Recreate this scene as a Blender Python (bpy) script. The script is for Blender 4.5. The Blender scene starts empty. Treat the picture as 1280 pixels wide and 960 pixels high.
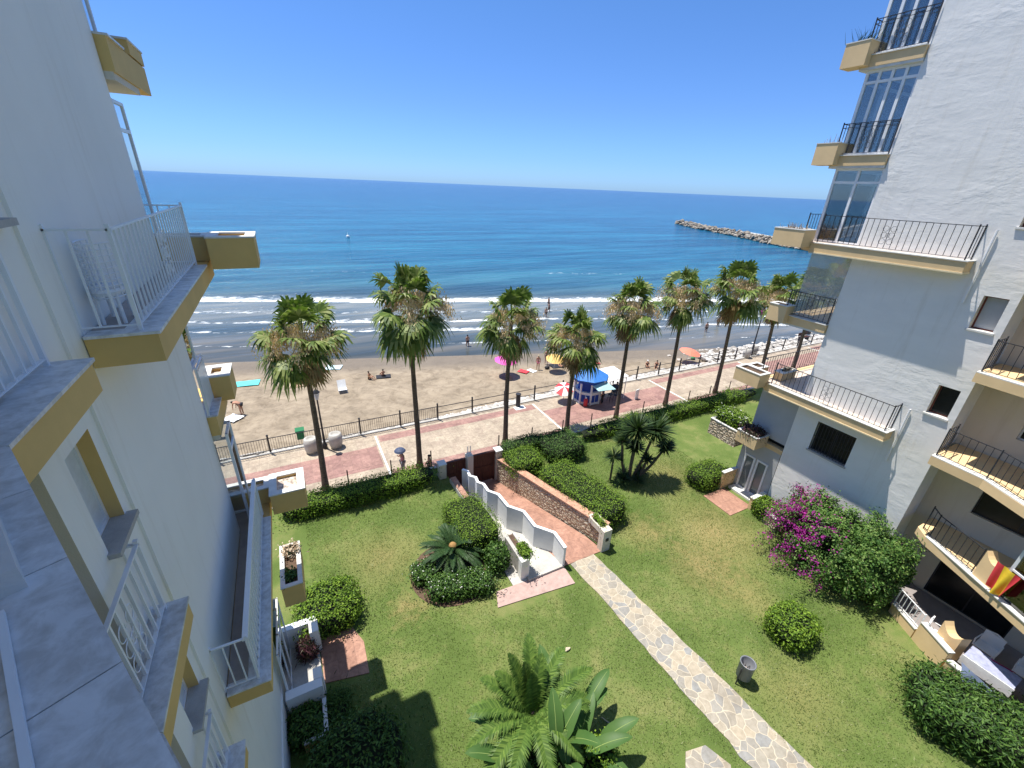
import bpy, math
import numpy as np
from mathutils import Matrix, Vector
sc = bpy.context.scene
COL = sc.collection
R = math.radians
rng = np.random.default_rng(7)
CAMZ = 13.2

# ------------------------------------------------------------------ materials
MATS = {}
def new_mat(name):
    m = bpy.data.materials.new(name); m.use_nodes = True
    nt = m.node_tree
    return m, nt, nt.nodes['Principled BSDF']
def nd(nt, t, **kw):
    n = nt.nodes.new(t)
    for k, v in kw.items():
        if k.startswith('i_'): n.inputs[k[2:].replace('_', ' ')].default_value = v
        else: setattr(n, k, v)
    return n
def ramp(nt, src, stops, interp='LINEAR'):
    r = nt.nodes.new('ShaderNodeValToRGB'); r.color_ramp.interpolation = interp
    cr = r.color_ramp
    while len(cr.elements) > 1: cr.elements.remove(cr.elements[-1])
    cr.elements[0].position = stops[0][0]; cr.elements[0].color = (*stops[0][1], 1)
    for p, c in stops[1:]:
        e = cr.elements.new(p); e.color = (*c, 1)
    nt.links.new(src, r.inputs[0]); return r
def mixc(nt, fac, a, b, blend='MIX'):
    m = nt.nodes.new('ShaderNodeMix'); m.data_type = 'RGBA'; m.blend_type = blend
    for inp, v in ((m.inputs['Factor'], fac), (m.inputs['A'], a), (m.inputs['B'], b)):
        if hasattr(v, 'is_linked') or hasattr(v, 'links'): nt.links.new(v, inp)
        elif isinstance(v, (int, float)): inp.default_value = v
        else: inp.default_value = (*v, 1)
    return m.outputs['Result']
def math_(nt, op, a, b=None, clamp=False):
    m = nt.nodes.new('ShaderNodeMath'); m.operation = op; m.use_clamp = clamp
    for i, v in enumerate((a, b)):
        if v is None: continue
        if isinstance(v, (int, float)): m.inputs[i].default_value = v
        else: nt.links.new(v, m.inputs[i])
    return m.outputs[0]
def coords(nt, scale=(1, 1, 1), rot=(0, 0, 0)):
    g = nt.nodes.new('ShaderNodeNewGeometry'); mp = nt.nodes.new('ShaderNodeMapping')
    mp.inputs['Scale'].default_value = scale; mp.inputs['Rotation'].default_value = rot
    nt.links.new(g.outputs['Position'], mp.inputs[0]); return mp.outputs[0]
def noise(nt, vec, scale, detail=4, rough=.55, dist=0):
    n = nd(nt, 'ShaderNodeTexNoise'); n.inputs['Scale'].default_value = scale
    n.inputs['Detail'].default_value = detail; n.inputs['Roughness'].default_value = rough
    n.inputs['Distortion'].default_value = dist
    nt.links.new(vec, n.inputs['Vector']); return n.outputs['Fac']
def bump(nt, bs, h, strength, dist=.02):
    b = nt.nodes.new('ShaderNodeBump'); b.inputs['Strength'].default_value = strength
    b.inputs['Distance'].default_value = dist
    nt.links.new(h, b.inputs['Height']); nt.links.new(b.outputs[0], bs.inputs['Normal']); return b
def mat(name, col, rough=.8, var=.12, scale=3., bmp=.15, bscale=None, spec=.3, metal=0, col2=None, aniso=(1, 1, 1), fine=.0):
    if name in MATS: return MATS[name]
    m, nt, bs = new_mat(name)
    v = coords(nt, aniso)
    n = noise(nt, v, scale, 6, .6)
    c2 = col2 if col2 else tuple(c * (1 - var) for c in col)
    c1 = tuple(min(1, c * (1 + var * .6)) for c in col)
    r = ramp(nt, n, [(.32, c2), (.68, c1)])
    out = r.outputs[0]
    if fine:
        n2 = noise(nt, v, scale * 14, 3, .6)
        r2 = ramp(nt, n2, [(.3, (1 - fine,) * 3), (.7, (1 + 0 * fine,) * 3)])
        out = mixc(nt, 1., out, r2.outputs[0], 'MULTIPLY')
    nt.links.new(out, bs.inputs['Base Color'])
    bs.inputs['Roughness'].default_value = rough; bs.inputs['Specular IOR Level'].default_value = spec
    bs.inputs['Metallic'].default_value = metal
    if bmp:
        nb = noise(nt, v, bscale or scale * 4, 5, .6); bump(nt, bs, nb, bmp)
    MATS[name] = m; return m
def leaf_mat(name, stops, rough=.5, trans=.25, spec=.35):
    """foliage: colour drawn per leaf island plus slow noise"""
    m, nt, bs = new_mat(name)
    g = nt.nodes.new('ShaderNodeNewGeometry')
    n = noise(nt, coords(nt), 1.6, 3)
    f = math_(nt, 'ADD', math_(nt, 'MULTIPLY', g.outputs['Random Per Island'], .65), math_(nt, 'MULTIPLY', n, .45))
    k = len(stops) - 1
    r = ramp(nt, f, [(.12 + .8 * i / k, c) for i, c in enumerate(stops)])
    nt.links.new(r.outputs[0], bs.inputs['Base Color'])
    bs.inputs['Roughness'].default_value = rough; bs.inputs['Specular IOR Level'].default_value = spec
    if trans:
        tr = nt.nodes.new('ShaderNodeBsdfTranslucent'); mx = nt.nodes.new('ShaderNodeMixShader')
        mx.inputs[0].default_value = trans
        nt.links.new(mixc(nt, 1., r.outputs[0], (1.0, 1.25, .5), 'MULTIPLY'), tr.inputs['Color'])
        o = nt.nodes['Material Output']
        nt.links.new(bs.outputs[0], mx.inputs[1]); nt.links.new(tr.outputs[0], mx.inputs[2]); nt.links.new(mx.outputs[0], o.inputs['Surface'])
    MATS[name] = m; return m

# plaster of the two blocks
def plaster(name, col, waves, strength):
    m, nt, bs = new_mat(name)
    v = coords(nt, (1, 1, 2.6 if waves else 1))
    big = noise(nt, v, .7, 5, .6)
    r = ramp(nt, big, [(.3, tuple(c * .93 for c in col)), (.7, col)])
    st = noise(nt, coords(nt, (3, 3, .25)), 1.3, 5, .7)
    rs = ramp(nt, st, [(.28, (.92, .905, .88)), (.46, (1, 1, 1))])
    nt.links.new(mixc(nt, 1., r.outputs[0], rs.outputs[0], 'MULTIPLY'), bs.inputs['Base Color'])
    bs.inputs['Roughness'].default_value = .85; bs.inputs['Specular IOR Level'].default_value = .2
    if waves:
        a = noise(nt, v, 1.9, 4, .6, .25); b = noise(nt, coords(nt), 28, 3, .6)
        h = math_(nt, 'ADD', math_(nt, 'MULTIPLY', a, ramp(nt, noise(nt, coords(nt), .45, 4, .6, .8), [(.36, (.12,) * 3), (.66, (1.5,) * 3)]).outputs[0]), math_(nt, 'MULTIPLY', b, .06))
        bump(nt, bs, h, strength, .06)
    else:
        a = noise(nt, coords(nt), 60, 3, .7); bump(nt, bs, a, strength, .01)
    MATS[name] = m; return m
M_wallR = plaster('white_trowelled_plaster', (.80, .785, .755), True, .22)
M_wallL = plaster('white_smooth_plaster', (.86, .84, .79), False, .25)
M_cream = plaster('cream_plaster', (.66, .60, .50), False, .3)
M_ochreL = mat('ochre_paint', (.68, .455, .17), .8, .08, 1.5, .12, 40)
M_ochreR = mat('beige_paint', (.70, .51, .28), .8, .08, 1.5, .12, 40)
M_soffit = mat('soffit_plaster', (.66, .62, .52), .9, .05)
M_white = mat('white_enamel', (.78, .79, .80), .4, .05, 3, 0)
M_copR = mat('pale_coping', (.66, .65, .61), .6, .12, 4, .1)
M_iron = mat('dark_iron', (.035, .035, .04), .5, .2, 6, 0)
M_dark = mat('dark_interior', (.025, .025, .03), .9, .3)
M_tile = mat('terrace_tiles', (.60, .50, .42), .6, .12, 3, .1)
M_grey = mat('grey_panel', (.42, .43, .44), .6, .06, 2, 0)
M_redfr = mat('brown_frame', (.16, .05, .035), .5, .1)
M_sill = mat('grey_stone_sill', (.45, .43, .40), .7, .15, 5, .1, fine=.15)
M_conc = mat('concrete', (.50, .48, .44), .85, .2, 2.2, .3, fine=.2)
M_soil = mat('garden_soil', (.14, .09, .06), .95, .35, 6, .5, fine=.3)
M_gravel = mat('gravel', (.62, .52, .43), .9, .72, 11, 1., 14)
M_terr = None
M_pink = mat('pink_paving', (.47, .33, .29), .8, .2, 4, .2, fine=.15)
M_wood = mat('dark_wood', (.075, .028, .02), .55, .4, 3, .25, aniso=(9, 9, 1))
M_trunk = mat('palm_trunk', (.19, .145, .105), .9, .5, 4, 1., aniso=(1.5, 1.5, 6), fine=.4)
M_deadf = leaf_mat('dead_fronds', [(.17, .10, .05), (.30, .19, .09), (.42, .31, .16), (.18, .19, .06)], .8, .1)
M_tan = leaf_mat('dry_flower_sprays', [(.50, .34, .18), (.68, .50, .30), (.80, .64, .42)], .8, .1)
M_palm = leaf_mat('fan_palm_leaf', [(.035, .07, .012), (.085, .14, .024), (.17, .225, .05), (.32, .35, .14)], .5, .25, .25)
M_hedge = leaf_mat('privet_leaf', [(.035, .075, .010), (.08, .15, .016), (.15, .25, .024), (.23, .34, .04)], .55, .15, .2)
M_hedge2 = leaf_mat('dark_shrub_leaf', [(.016, .042, .010), (.036, .085, .016), (.07, .145, .024), (.13, .22, .045)], .5, .14, .25)
M_boug = leaf_mat('climber_leaf', [(.022, .06, .012), (.05, .12, .022), (.10, .19, .035), (.22, .31, .09)], .55, .15, .25)
M_mag = leaf_mat('magenta_bracts', [(.18, .012, .13), (.34, .02, .25), (.55, .06, .42)], .6, .3)
M_core = mat('shrub_painted_shade', (.012, .018, .007), .95, .3, 8, 0)  # near-black filling; the shade between leaves is put into its colour
M_banana = leaf_mat('broad_leaf', [(.035, .085, .02), (.06, .13, .03), (.11, .20, .055)], .5, .25, .25)
M_pinn = leaf_mat('feather_leaf', [(.04, .085, .016), (.09, .165, .03), (.18, .27, .055)], .5, .28, .25)
M_cycad = leaf_mat('cycad_leaf', [(.014, .038, .012), (.03, .066, .02), (.06, .11, .035)], .5, .15, .2)
M_yucca = leaf_mat('yucca_leaf', [(.012, .03, .010), (.03, .06, .018), (.08, .12, .035)], .5, .15, .2)
M_wflower = leaf_mat('white_blossoms', [(.6, .6, .55), (.75, .75, .7)], .7, .2)
M_redleaf = leaf_mat('purple_foliage', [(.04, .01, .02), (.09, .03, .04), (.05, .06, .02)], .5, .2)
M_dryleaf = leaf_mat('dry_stalks', [(.3, .2, .12), (.5, .38, .26), (.6, .5, .38)], .8, .1)

def flat(name, col, rough=.6, **kw): return mat(name, col, rough, .1, 8, 0, **kw)
M_skin = flat('skin', (.42, .22, .14)); M_hair = flat('hair', (.03, .02, .015))
M_black = flat('black_cloth', (.02, .02, .025)); M_blue = flat('navy_cloth', (.03, .05, .16)); M_pinkc = flat('pink_cloth', (.6, .2, .25))
M_roofb = mat('blue_canvas', (.045, .19, .55), .6, .12, 3, .05); M_kblue = flat('blue_paint', (.02, .07, .36)); M_cloth = flat('white_cloth', (.78, .78, .76))

def glass_mat():
    m, nt, bs = new_mat('window_glass')
    bs.inputs['Base Color'].default_value = (.02, .04, .05, 1); bs.inputs['Roughness'].default_value = .03
    tr = nt.nodes.new('ShaderNodeBsdfTransparent'); tr.inputs[0].default_value = (.95, .98, .98, 1)
    gl = nt.nodes.new('ShaderNodeBsdfGlossy'); gl.inputs['Roughness'].default_value = .02
    fr = nt.nodes.new('ShaderNodeFresnel'); fr.inputs[0].default_value = 1.6
    mx = nt.nodes.new('ShaderNodeMixShader')
    nt.links.new(math_(nt, 'ADD', math_(nt, 'MULTIPLY', fr.outputs[0], 1.2), .08, True), mx.inputs[0])
    nt.links.new(tr.outputs[0], mx.inputs[1]); nt.links.new(gl.outputs[0], mx.inputs[2])
    nt.links.new(mx.outputs[0], nt.nodes['Material Output'].inputs['Surface']); return m
M_glass = glass_mat()
def reflection_glass():  # pale diffuse mix stands in for the reflection on the panes
    m, nt, bs = new_mat('painted_reflection_glass'); bs.inputs['Base Color'].default_value = (.55, .60, .60, 1); bs.inputs['Roughness'].default_value = .1
    tr = nt.nodes.new('ShaderNodeBsdfTransparent'); mx = nt.nodes.new('ShaderNodeMixShader'); mx.inputs[0].default_value = .30
    nt.links.new(tr.outputs[0], mx.inputs[1]); nt.links.new(bs.outputs[0], mx.inputs[2]); nt.links.new(mx.outputs[0], nt.nodes['Material Output'].inputs['Surface']); return m
M_reflglass = reflection_glass()
M_frost = flat('white_screen_sheet', (.62, .66, .68), .35)

def marble():
    m, nt, bs = new_mat('grey_marble')
    v = coords(nt)
    a = noise(nt, v, 1.8, 6, .62, 1.2); b = noise(nt, v, 9, 5, .65, .4)
    r = ramp(nt, a, [(.3, (.56, .56, .56)), (.5, (.70, .70, .70)), (.72, (.80, .80, .79))])
    r2 = ramp(nt, b, [(.35, (.72, .70, .67)), (.6, (1, 1, 1))])
    rust = ramp(nt, noise(nt, v, 1.1, 4, .6, .5), [(.60, (0, 0, 0)), (.74, (1, 1, 1))])
    c = mixc(nt, 1., r.outputs[0], r2.outputs[0], 'MULTIPLY')
    c = mixc(nt, math_(nt, 'MULTIPLY', rust.outputs[0], .45), c, (.30, .21, .13))
    nt.links.new(c, bs.inputs['Base Color'])
    nt.links.new(ramp(nt, b, [(.3, (.5,) * 3), (.7, (.28,) * 3)]).outputs[0], bs.inputs['Roughness'])
    bump(nt, bs, b, .12, .004); return m
M_marble = marble()

def grass_ground():
    m, nt, bs = new_mat('mown_grass')
    v = coords(nt)
    a = noise(nt, v, .33, 5, .62, .4); b = noise(nt, v, 2.2, 4, .65); f = noise(nt, v, 45, 3, .75)
    green = ramp(nt, a, [(.34, (.085, .130, .032)), (.55, (.130, .178, .050)), (.75, (.19, .22, .08))])
    dry = ramp(nt, math_(nt, 'ADD', math_(nt, 'MULTIPLY', a, .6), math_(nt, 'MULTIPLY', b, .4)), [(.5, (0,) * 3), (.66, (1,) * 3)])
    c = mixc(nt, math_(nt, 'MULTIPLY', dry.outputs[0], .55), green.outputs[0], (.27, .24, .11))
    # worn patches of the lawn
    for (x, y, rad, k) in ((14.6, 8.3, 2.6, .75), (12.6, 7.2, 1.7, .65), (1.6, 12.9, 1.9, .5), (15.7, 12.2, 2.2, .5), (11.4, 2.7, 1.6, .35), (11.9, 9.6, 1.3, .6), (1.9, 10.4, .8, .7), (13.1, 5.6, 1.4, .45)):
        d = nt.nodes.new('ShaderNodeVectorMath'); d.operation = 'DISTANCE'
        nt.links.new(v, d.inputs[0]); d.inputs[1].default_value = (x, y, 0)
        dd = math_(nt, 'ADD', d.outputs['Value'], math_(nt, 'MULTIPLY', math_(nt, 'SUBTRACT', b, .5), 2.4))
        w = math_(nt, 'SUBTRACT', 1., math_(nt, 'DIVIDE', dd, rad), True)
        c = mixc(nt, math_(nt, 'MULTIPLY', w, k), c, (.33, .25, .12))
    ff = ramp(nt, f, [(.3, (.62, .66, .55)), (.7, (1.25, 1.22, 1.2))])
    nt.links.new(mixc(nt, 1., c, ff.outputs[0], 'MULTIPLY'), bs.inputs['Base Color'])
    bs.inputs['Roughness'].default_value = .9; bs.inputs['Specular IOR Level'].default_value = .15
    bump(nt, bs, f, .6, .03); return m
M_grass = grass_ground()
M_blade = leaf_mat('grass_blade', [(.08, .125, .028), (.135, .19, .045), (.21, .26, .085), (.44, .43, .24)], .6, .35, .3)

def crazy():
    m, nt, bs = new_mat('crazy_paving')
    v0 = coords(nt); wn = nd(nt, 'ShaderNodeTexNoise'); wn.inputs['Scale'].default_value = 1.7; nt.links.new(v0, wn.inputs['Vector'])
    vm = nt.nodes.new('ShaderNodeVectorMath'); vm.operation = 'MULTIPLY_ADD'
    nt.links.new(wn.outputs['Color'], vm.inputs[0]); vm.inputs[1].default_value = (.35, .35, 0); nt.links.new(v0, vm.inputs[2])
    def vor(f):
        n = nt.nodes.new('ShaderNodeTexVoronoi'); n.voronoi_dimensions = '2D'; n.feature = f; n.inputs['Scale'].default_value = 3.7; n.inputs['Randomness'].default_value = .95
        nt.links.new(vm.outputs[0], n.inputs['Vector']); return n
    cell = vor('F1'); edge = vor('DISTANCE_TO_EDGE')
    s = nt.nodes.new('ShaderNodeSeparateColor'); nt.links.new(cell.outputs['Color'], s.inputs[0])
    cc = ramp(nt, s.outputs[0], [(0, (.30, .265, .21)), (.3, (.26, .26, .25)), (.5, (.36, .315, .245)), (.7, (.40, .34, .25)), (1, (.31, .285, .235))])
    n = noise(nt, v0, 7, 5, .65)
    c = mixc(nt, 1., cc.outputs[0], ramp(nt, n, [(.3, (.78, .77, .75)), (.7, (1.1, 1.1, 1.1))]).outputs[0], 'MULTIPLY')
    e = ramp(nt, edge.outputs['Distance'], [(.025, (1,) * 3), (.065, (0,) * 3)])
    dirt = ramp(nt, noise(nt, v0, .9, 5, .6, .4), [(.55, (0,) * 3), (.75, (.5,) * 3)]); c = mixc(nt, e.outputs[0], c, (.48, .42, .32)); c = mixc(nt, dirt.outputs[0], c, (.17, .13, .09))
    nt.links.new(c, bs.inputs['Base Color']); bs.inputs['Roughness'].default_value = .8
    bump(nt, bs, math_(nt, 'ADD', math_(nt, 'MULTIPLY', e.outputs[0], -.6), math_(nt, 'MULTIPLY', n, .4)), .5, .02); return m
M_crazy = crazy()

def rubble(name, stone, joint, sc_):
    m, nt, bs = new_mat(name)
    v0 = coords(nt, (1, 1, 1.5))
    def vor(f):
        n = nt.nodes.new('ShaderNodeTexVoronoi'); n.feature = f; n.inputs['Scale'].default_value = sc_
        nt.links.new(v0, n.inputs['Vector']); return n
    cell = vor('F1'); edge = vor('DISTANCE_TO_EDGE')
    s = nt.nodes.new('ShaderNodeSeparateColor'); nt.links.new(cell.outputs['Color'], s.inputs[0])
    c = mixc(nt, s.outputs[0], stone[0], stone[1]); c = mixc(nt, math_(nt, 'MULTIPLY', s.outputs[1], .5), c, stone[2])
    e = ramp(nt, edge.outputs['Distance'], [(.04, (1,) * 3), (.10, (0,) * 3)])
    nt.links.new(mixc(nt, e.outputs[0], c, joint), bs.inputs['Base Color'])
    bs.inputs['Roughness'].default_value = .9
    bump(nt, bs, edge.outputs['Distance'], 1., .12); return m
M_rubble = rubble('rubble_stone', ((.52, .42, .28), (.68, .60, .46), (.30, .22, .15)), (.20, .15, .11), 5.2)

def paving_mat(name, a, b):
    m, nt, bs = new_mat(name)
    v = coords(nt); br = nd(nt, 'ShaderNodeTexBrick')
    br.inputs['Scale'].default_value = 1; br.inputs['Brick Width'].default_value = .5; br.inputs['Row Height'].default_value = .5
    br.inputs['Mortar Size'].default_value = .012; br.offset = 0
    br.inputs['Color1'].default_value = (*a, 1); br.inputs['Color2'].default_value = (*b, 1); br.inputs['Mortar'].default_value = (*[c * .75 for c in a], 1)
    nt.links.new(v, br.inputs['Vector'])
    n = noise(nt, v, .9, 6, .7, .5); n2 = noise(nt, v, 2.6, 6, .8, 1.5)
    c = mixc(nt, 1., br.outputs['Color'], ramp(nt, n, [(.3, (.74, .73, .72)), (.7, (1.12, 1.12, 1.12))]).outputs[0], 'MULTIPLY')
    c = mixc(nt, 1., c, ramp(nt, n2, [(.42, (.80, .79, .78)), (.62, (1.15, 1.17, 1.15))]).outputs[0], 'MULTIPLY')
    nt.links.new(c, bs.inputs['Base Color']); bs.inputs['Roughness'].default_value = .8
    bump(nt, bs, n2, .2, .01); return m
M_terr = paving_mat('terracotta_tiles', (.43, .235, .17), (.36, .19, .135))
M_pavB = paving_mat('beige_paving', (.43, .355, .27), (.38, .305, .235))
M_pavR = paving_mat('red_paving', (.37, .215, .18), (.29, .16, .14))

def sand_mat():
    m, nt, bs = new_mat('beach_sand')
    v = coords(nt); g = nt.nodes.new('ShaderNodeSeparateXYZ'); nt.links.new(v, g.inputs[0])
    q = math_(nt, 'ADD', g.outputs[1], math_(nt, 'MULTIPLY', g.outputs[0], .30))
    n = noise(nt, v, .5, 6, .65, .5); f = noise(nt, v, 1.1, 7, .78, .6); ff = noise(nt, v, 14, 3, .7)
    c = ramp(nt, n, [(.3, (.22, .175, .12)), (.5, (.30, .24, .168)), (.72, (.37, .30, .212))])
    c = mixc(nt, 1., c.outputs[0], ramp(nt, f, [(.36, (.66, .64, .61)), (.55, (1.05, 1.05, 1.05))]).outputs[0], 'MULTIPLY')
    wet = ramp(nt, math_(nt, 'ADD', math_(nt, 'DIVIDE', q, 60.), math_(nt, 'MULTIPLY', n, .03)), [(.635, (0,) * 3), (.67, (1,) * 3)])
    c = mixc(nt, math_(nt, 'MULTIPLY', wet.outputs[0], .8), c, (.15, .125, .10))
    nt.links.new(c, bs.inputs['Base Color']); bs.inputs['Roughness'].default_value = .9
    bump(nt, bs, math_(nt, 'ADD', f, math_(nt, 'MULTIPLY', ff, .35)), 1., .10); return m
M_sand = sand_mat()

def sea_mat():
    m, nt, bs = new_mat('sea_water')
    v = coords(nt); g = nt.nodes.new('ShaderNodeSeparateXYZ'); nt.links.new(v, g.inputs[0])
    q = math_(nt, 'ADD', g.outputs[1], math_(nt, 'MULTIPLY', g.outputs[0], .33))
    ang = (0, 0, math.atan(.33))
    wob = noise(nt, coords(nt, (.05, .05, 1), (0, 0, 0)), 1., 4, .6)
    wq = math_(nt, 'ADD', q, math_(nt, 'MULTIPLY', math_(nt, 'SUBTRACT', wob, .5), 9.))
    lg = math_(nt, 'DIVIDE', math_(nt, 'LOGARITHM', math_(nt, 'DIVIDE', wq, 40.), 10.), 2.5)   # 0 at 40 m, 1 at 12.6 km
    c = ramp(nt, lg, [(0., (.125, .108, .085)), (.03, (.14, .14, .13)), (.06, (.18, .19, .185)), (.086, (.19, .215, .22)), (.094, (.055, .095, .12)), (.115, (.035, .12, .18)), (.17, (.018, .135, .235)), (.28, (.010, .115, .225)), (.5, (.006, .08, .19)), (.8, (.004, .048, .145))])
    # darker swell streaks
    st = noise(nt, coords(nt, (.012, .11, 1), ang), 1., 5, .6, .3)
    c = mixc(nt, 1., c.outputs[0], ramp(nt, st, [(.38, (.52, .64, .74)), (.62, (1.25, 1.18, 1.1))]).outputs[0], 'MULTIPLY')
    st2 = noise(nt, coords(nt, (.06, .42, 1), ang), 1., 4, .6, .2)
    c = mixc(nt, 1., c, ramp(nt, st2, [(.40, (.66, .75, .82)), (.60, (1.18, 1.14, 1.1))]).outputs[0], 'MULTIPLY')
    # foam: breaking crests and thin run-up lines
    fn = noise(nt, coords(nt, (.10, .55, 1), ang), 1., 6, .72, .3)
    fn2 = noise(nt, coords(nt, (.8, 1.7, 1), ang), 1., 6, .72, .5); seg = noise(nt, coords(nt, (.045, .16, 1), ang), 1., 3, .55)
    along = noise(nt, coords(nt, (.03, .008, 1), ang), 1., 3, .5)
    foam = None
    for li, (q0, w, ws, hard, amp) in enumerate(((64.8, 5.5, .45, 1.0, 5), (59.3, 3.4, .3, .56, 7), (55.0, 2.6, .22, .68, 7), (51.2, 2.2, .2, .62, 6), (46.4, .7, .16, .52, 4), (41.0, .5, .2, .62, 2.5), (88, 2.4, .4, .36, 8))):
        along = noise(nt, coords(nt, (.021 + .004 * li, .004 + .002 * li, 1), ang), 1., 3, .55)
        qq = math_(nt, 'ADD', q, math_(nt, 'MULTIPLY', math_(nt, 'SUBTRACT', along, .5), amp))
        qq = math_(nt, 'ADD', qq, math_(nt, 'MULTIPLY', math_(nt, 'SUBTRACT', fn2, .5), .9))
        d = math_(nt, 'SUBTRACT', qq, q0)
        d = math_(nt, 'MAXIMUM', math_(nt, 'DIVIDE', d, w), math_(nt, 'DIVIDE', d, -ws))
        w_ = math_(nt, 'MULTIPLY', math_(nt, 'SUBTRACT', 1., d, True), hard)
        foam = w_ if foam is None else math_(nt, 'MAXIMUM', foam, w_)
    brk = math_(nt, 'ADD', math_(nt, 'MULTIPLY', fn, .55), math_(nt, 'MULTIPLY', fn2, .55))
    f = math_(nt, 'ADD', foam, math_(nt, 'MULTIPLY', math_(nt, 'SUBTRACT', fn2, .5), 1.9)); f = math_(nt, 'ADD', f, math_(nt, 'MULTIPLY', math_(nt, 'SUBTRACT', seg, .5), 1.1))
    inside = math_(nt, 'GREATER_THAN', foam, .002)
    f = math_(nt, 'MULTIPLY', ramp(nt, f, [(.52, (0,) * 3), (.80, (1,) * 3)]).outputs[0], inside)
    c = mixc(nt, f, c, (.80, .82, .82))
    nt.links.new(c, bs.inputs['Base Color'])
    nt.links.new(math_(nt, 'ADD', .16, math_(nt, 'MULTIPLY', f, .6), True), bs.inputs['Roughness'])
    bs.inputs['IOR'].default_value = 1.33; bs.inputs['Specular IOR Level'].default_value = .28
    h1 = noise(nt, coords(nt, (.10, .50, 1), ang), 1., 5, .6, .3); h2 = noise(nt, coords(nt, (.6, 2.2, 1), ang), 1., 4, .65)
    h = math_(nt, 'ADD', math_(nt, 'MULTIPLY', h1, 1.), math_(nt, 'MULTIPLY', h2, .22))
    calm = ramp(nt, lg, [(.02, (.12,) * 3), (.14, (1,) * 3)])
    bump(nt, bs, math_(nt, 'MULTIPLY', h, calm.outputs[0]), .8, 1.1); return m
M_sea = sea_mat()

# ------------------------------------------------------------------ mesh builder
class MB:
    def __init__(s): s.v = []; s.f = []; s.n = 0
    def add(s, v, f):
        v = np.asarray(v, float).reshape(-1, 3)
        s.v.append(v); s.f.extend([tuple(int(i) + s.n for i in q) for q in f]); s.n += len(v)
    def addq(s, V):            # V (k,4,3) quads
        V = np.asarray(V, float); k = len(V)
        s.v.append(V.reshape(-1, 3)); a = (np.arange(k * 4) + s.n).reshape(k, 4); s.f.extend(map(tuple, a.tolist())); s.n += 4 * k
    def box(s, x0, x1, y0, y1, z0, z1):
        V = [(x, y, z) for z in (z0, z1) for x, y in ((x0, y0), (x1, y0), (x1, y1), (x0, y1))]
        s.add(V, [(3, 2, 1, 0), (4, 5, 6, 7), (0, 1, 5, 4), (1, 2, 6, 5), (2, 3, 7, 6), (3, 0, 4, 7)]); return s
    def prism(s, poly, z0, z1):
        n = len(poly); z0s = z0 if hasattr(z0, '__len__') else [z0] * n; z1s = z1 if hasattr(z1, '__len__') else [z1] * n
        V = [(p[0], p[1], z) for p, z in zip(poly, z0s)] + [(p[0], p[1], z) for p, z in zip(poly, z1s)]
        s.add(V, [tuple(range(n))[::-1], tuple(range(n, 2 * n))] + [(i, (i + 1) % n, n + (i + 1) % n, n + i) for i in range(n)]); return s
    def beam(s, a, b, w, h=None):    # square bar
        h = h or w; a = np.array(a, float); b = np.array(b, float); d = b - a; L = np.linalg.norm(d); d /= L
        up = np.array([0, 0, 1.]) if abs(d[2]) < .9 else np.array([1., 0, 0])
        x = np.cross(d, up); x /= np.linalg.norm(x); y = np.cross(x, d)
        o = [x * w / 2 * i + y * h / 2 * j for i, j in ((-1, -1), (1, -1), (1, 1), (-1, 1))]
        s.add([a + q for q in o] + [b + q for q in o], [(3, 2, 1, 0), (4, 5, 6, 7), (0, 1, 5, 4), (1, 2, 6, 5), (2, 3, 7, 6), (3, 0, 4, 7)]); return s
    def tube(s, pts, r, n=8, caps=True):
        pts = np.array(pts, float); k = len(pts); rs = r if hasattr(r, '__len__') else [r] * k
        V = []
        for i in range(k):
            d = pts[min(i + 1, k - 1)] - pts[max(i - 1, 0)]; d /= np.linalg.norm(d) + 1e-9
            up = np.array([0, 0, 1.]) if abs(d[2]) < .9 else np.array([1., 0, 0])
            x = np.cross(d, up); x /= np.linalg.norm(x); y = np.cross(x, d)
            for j in range(n):
                a = 2 * math.pi * j / n; V.append(pts[i] + rs[i] * (x * math.cos(a) + y * math.sin(a)))
        F = [(i * n + j, i * n + (j + 1) % n, (i + 1) * n + (j + 1) % n, (i + 1) * n + j) for i in range(k - 1) for j in range(n)]
        if caps: F += [tuple(range(n))[::-1], tuple(range((k - 1) * n, k * n))]
        s.add(V, F); return s
    def lathe(s, prof, c=(0, 0, 0), n=16):
        V = [(c[0] + r * math.cos(2 * math.pi * j / n), c[1] + r * math.sin(2 * math.pi * j / n), c[2] + z) for r, z in prof for j in range(n)]
        k = len(prof); F = [(i * n + j, i * n + (j + 1) % n, (i + 1) * n + (j + 1) % n, (i + 1) * n + j) for i in range(k - 1) for j in range(n)]
        F += [tuple(range(n))[::-1], tuple(range((k - 1) * n, k * n))]
        s.add(V, F); return s
    def blob(s, c, r, seed=0, amp=.25, sub=2, flat_=False):
        import bmesh
        bm = bmesh.new(); bmesh.ops.create_icosphere(bm, subdivisions=sub, radius=1)
        V = np.array([v.co[:] for v in bm.verts]); F = [[v.index for v in f.verts] for f in bm.faces]; bm.free()
        V = V * (1 + amp * wob(V * 1.7 + seed * 3.1, seed))[:, None]
        s.add(V * np.array(r) + np.array(c), F); return s
    def build(s, name, m, parent=None, org=None, smooth=False):
        V = np.concatenate(s.v) if s.v else np.zeros((0, 3))
        if org is None and parent is not None:
            p = parent; org = np.zeros(3)
            while p is not None: org = org + np.array(p.location[:]); p = p.parent
        if org is not None: V = V - np.array(org)
        me = bpy.data.meshes.new(name); me.from_pydata(V.tolist(), [], s.f); me.materials.append(m)
        if smooth: me.polygons.foreach_set('use_smooth', [True] * len(me.polygons))
        me.update()
        o = bpy.data.objects.new(name, me); COL.objects.link(o)
        if parent is not None: o.parent = parent
        elif org is not None: o.location = org
        return o
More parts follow.
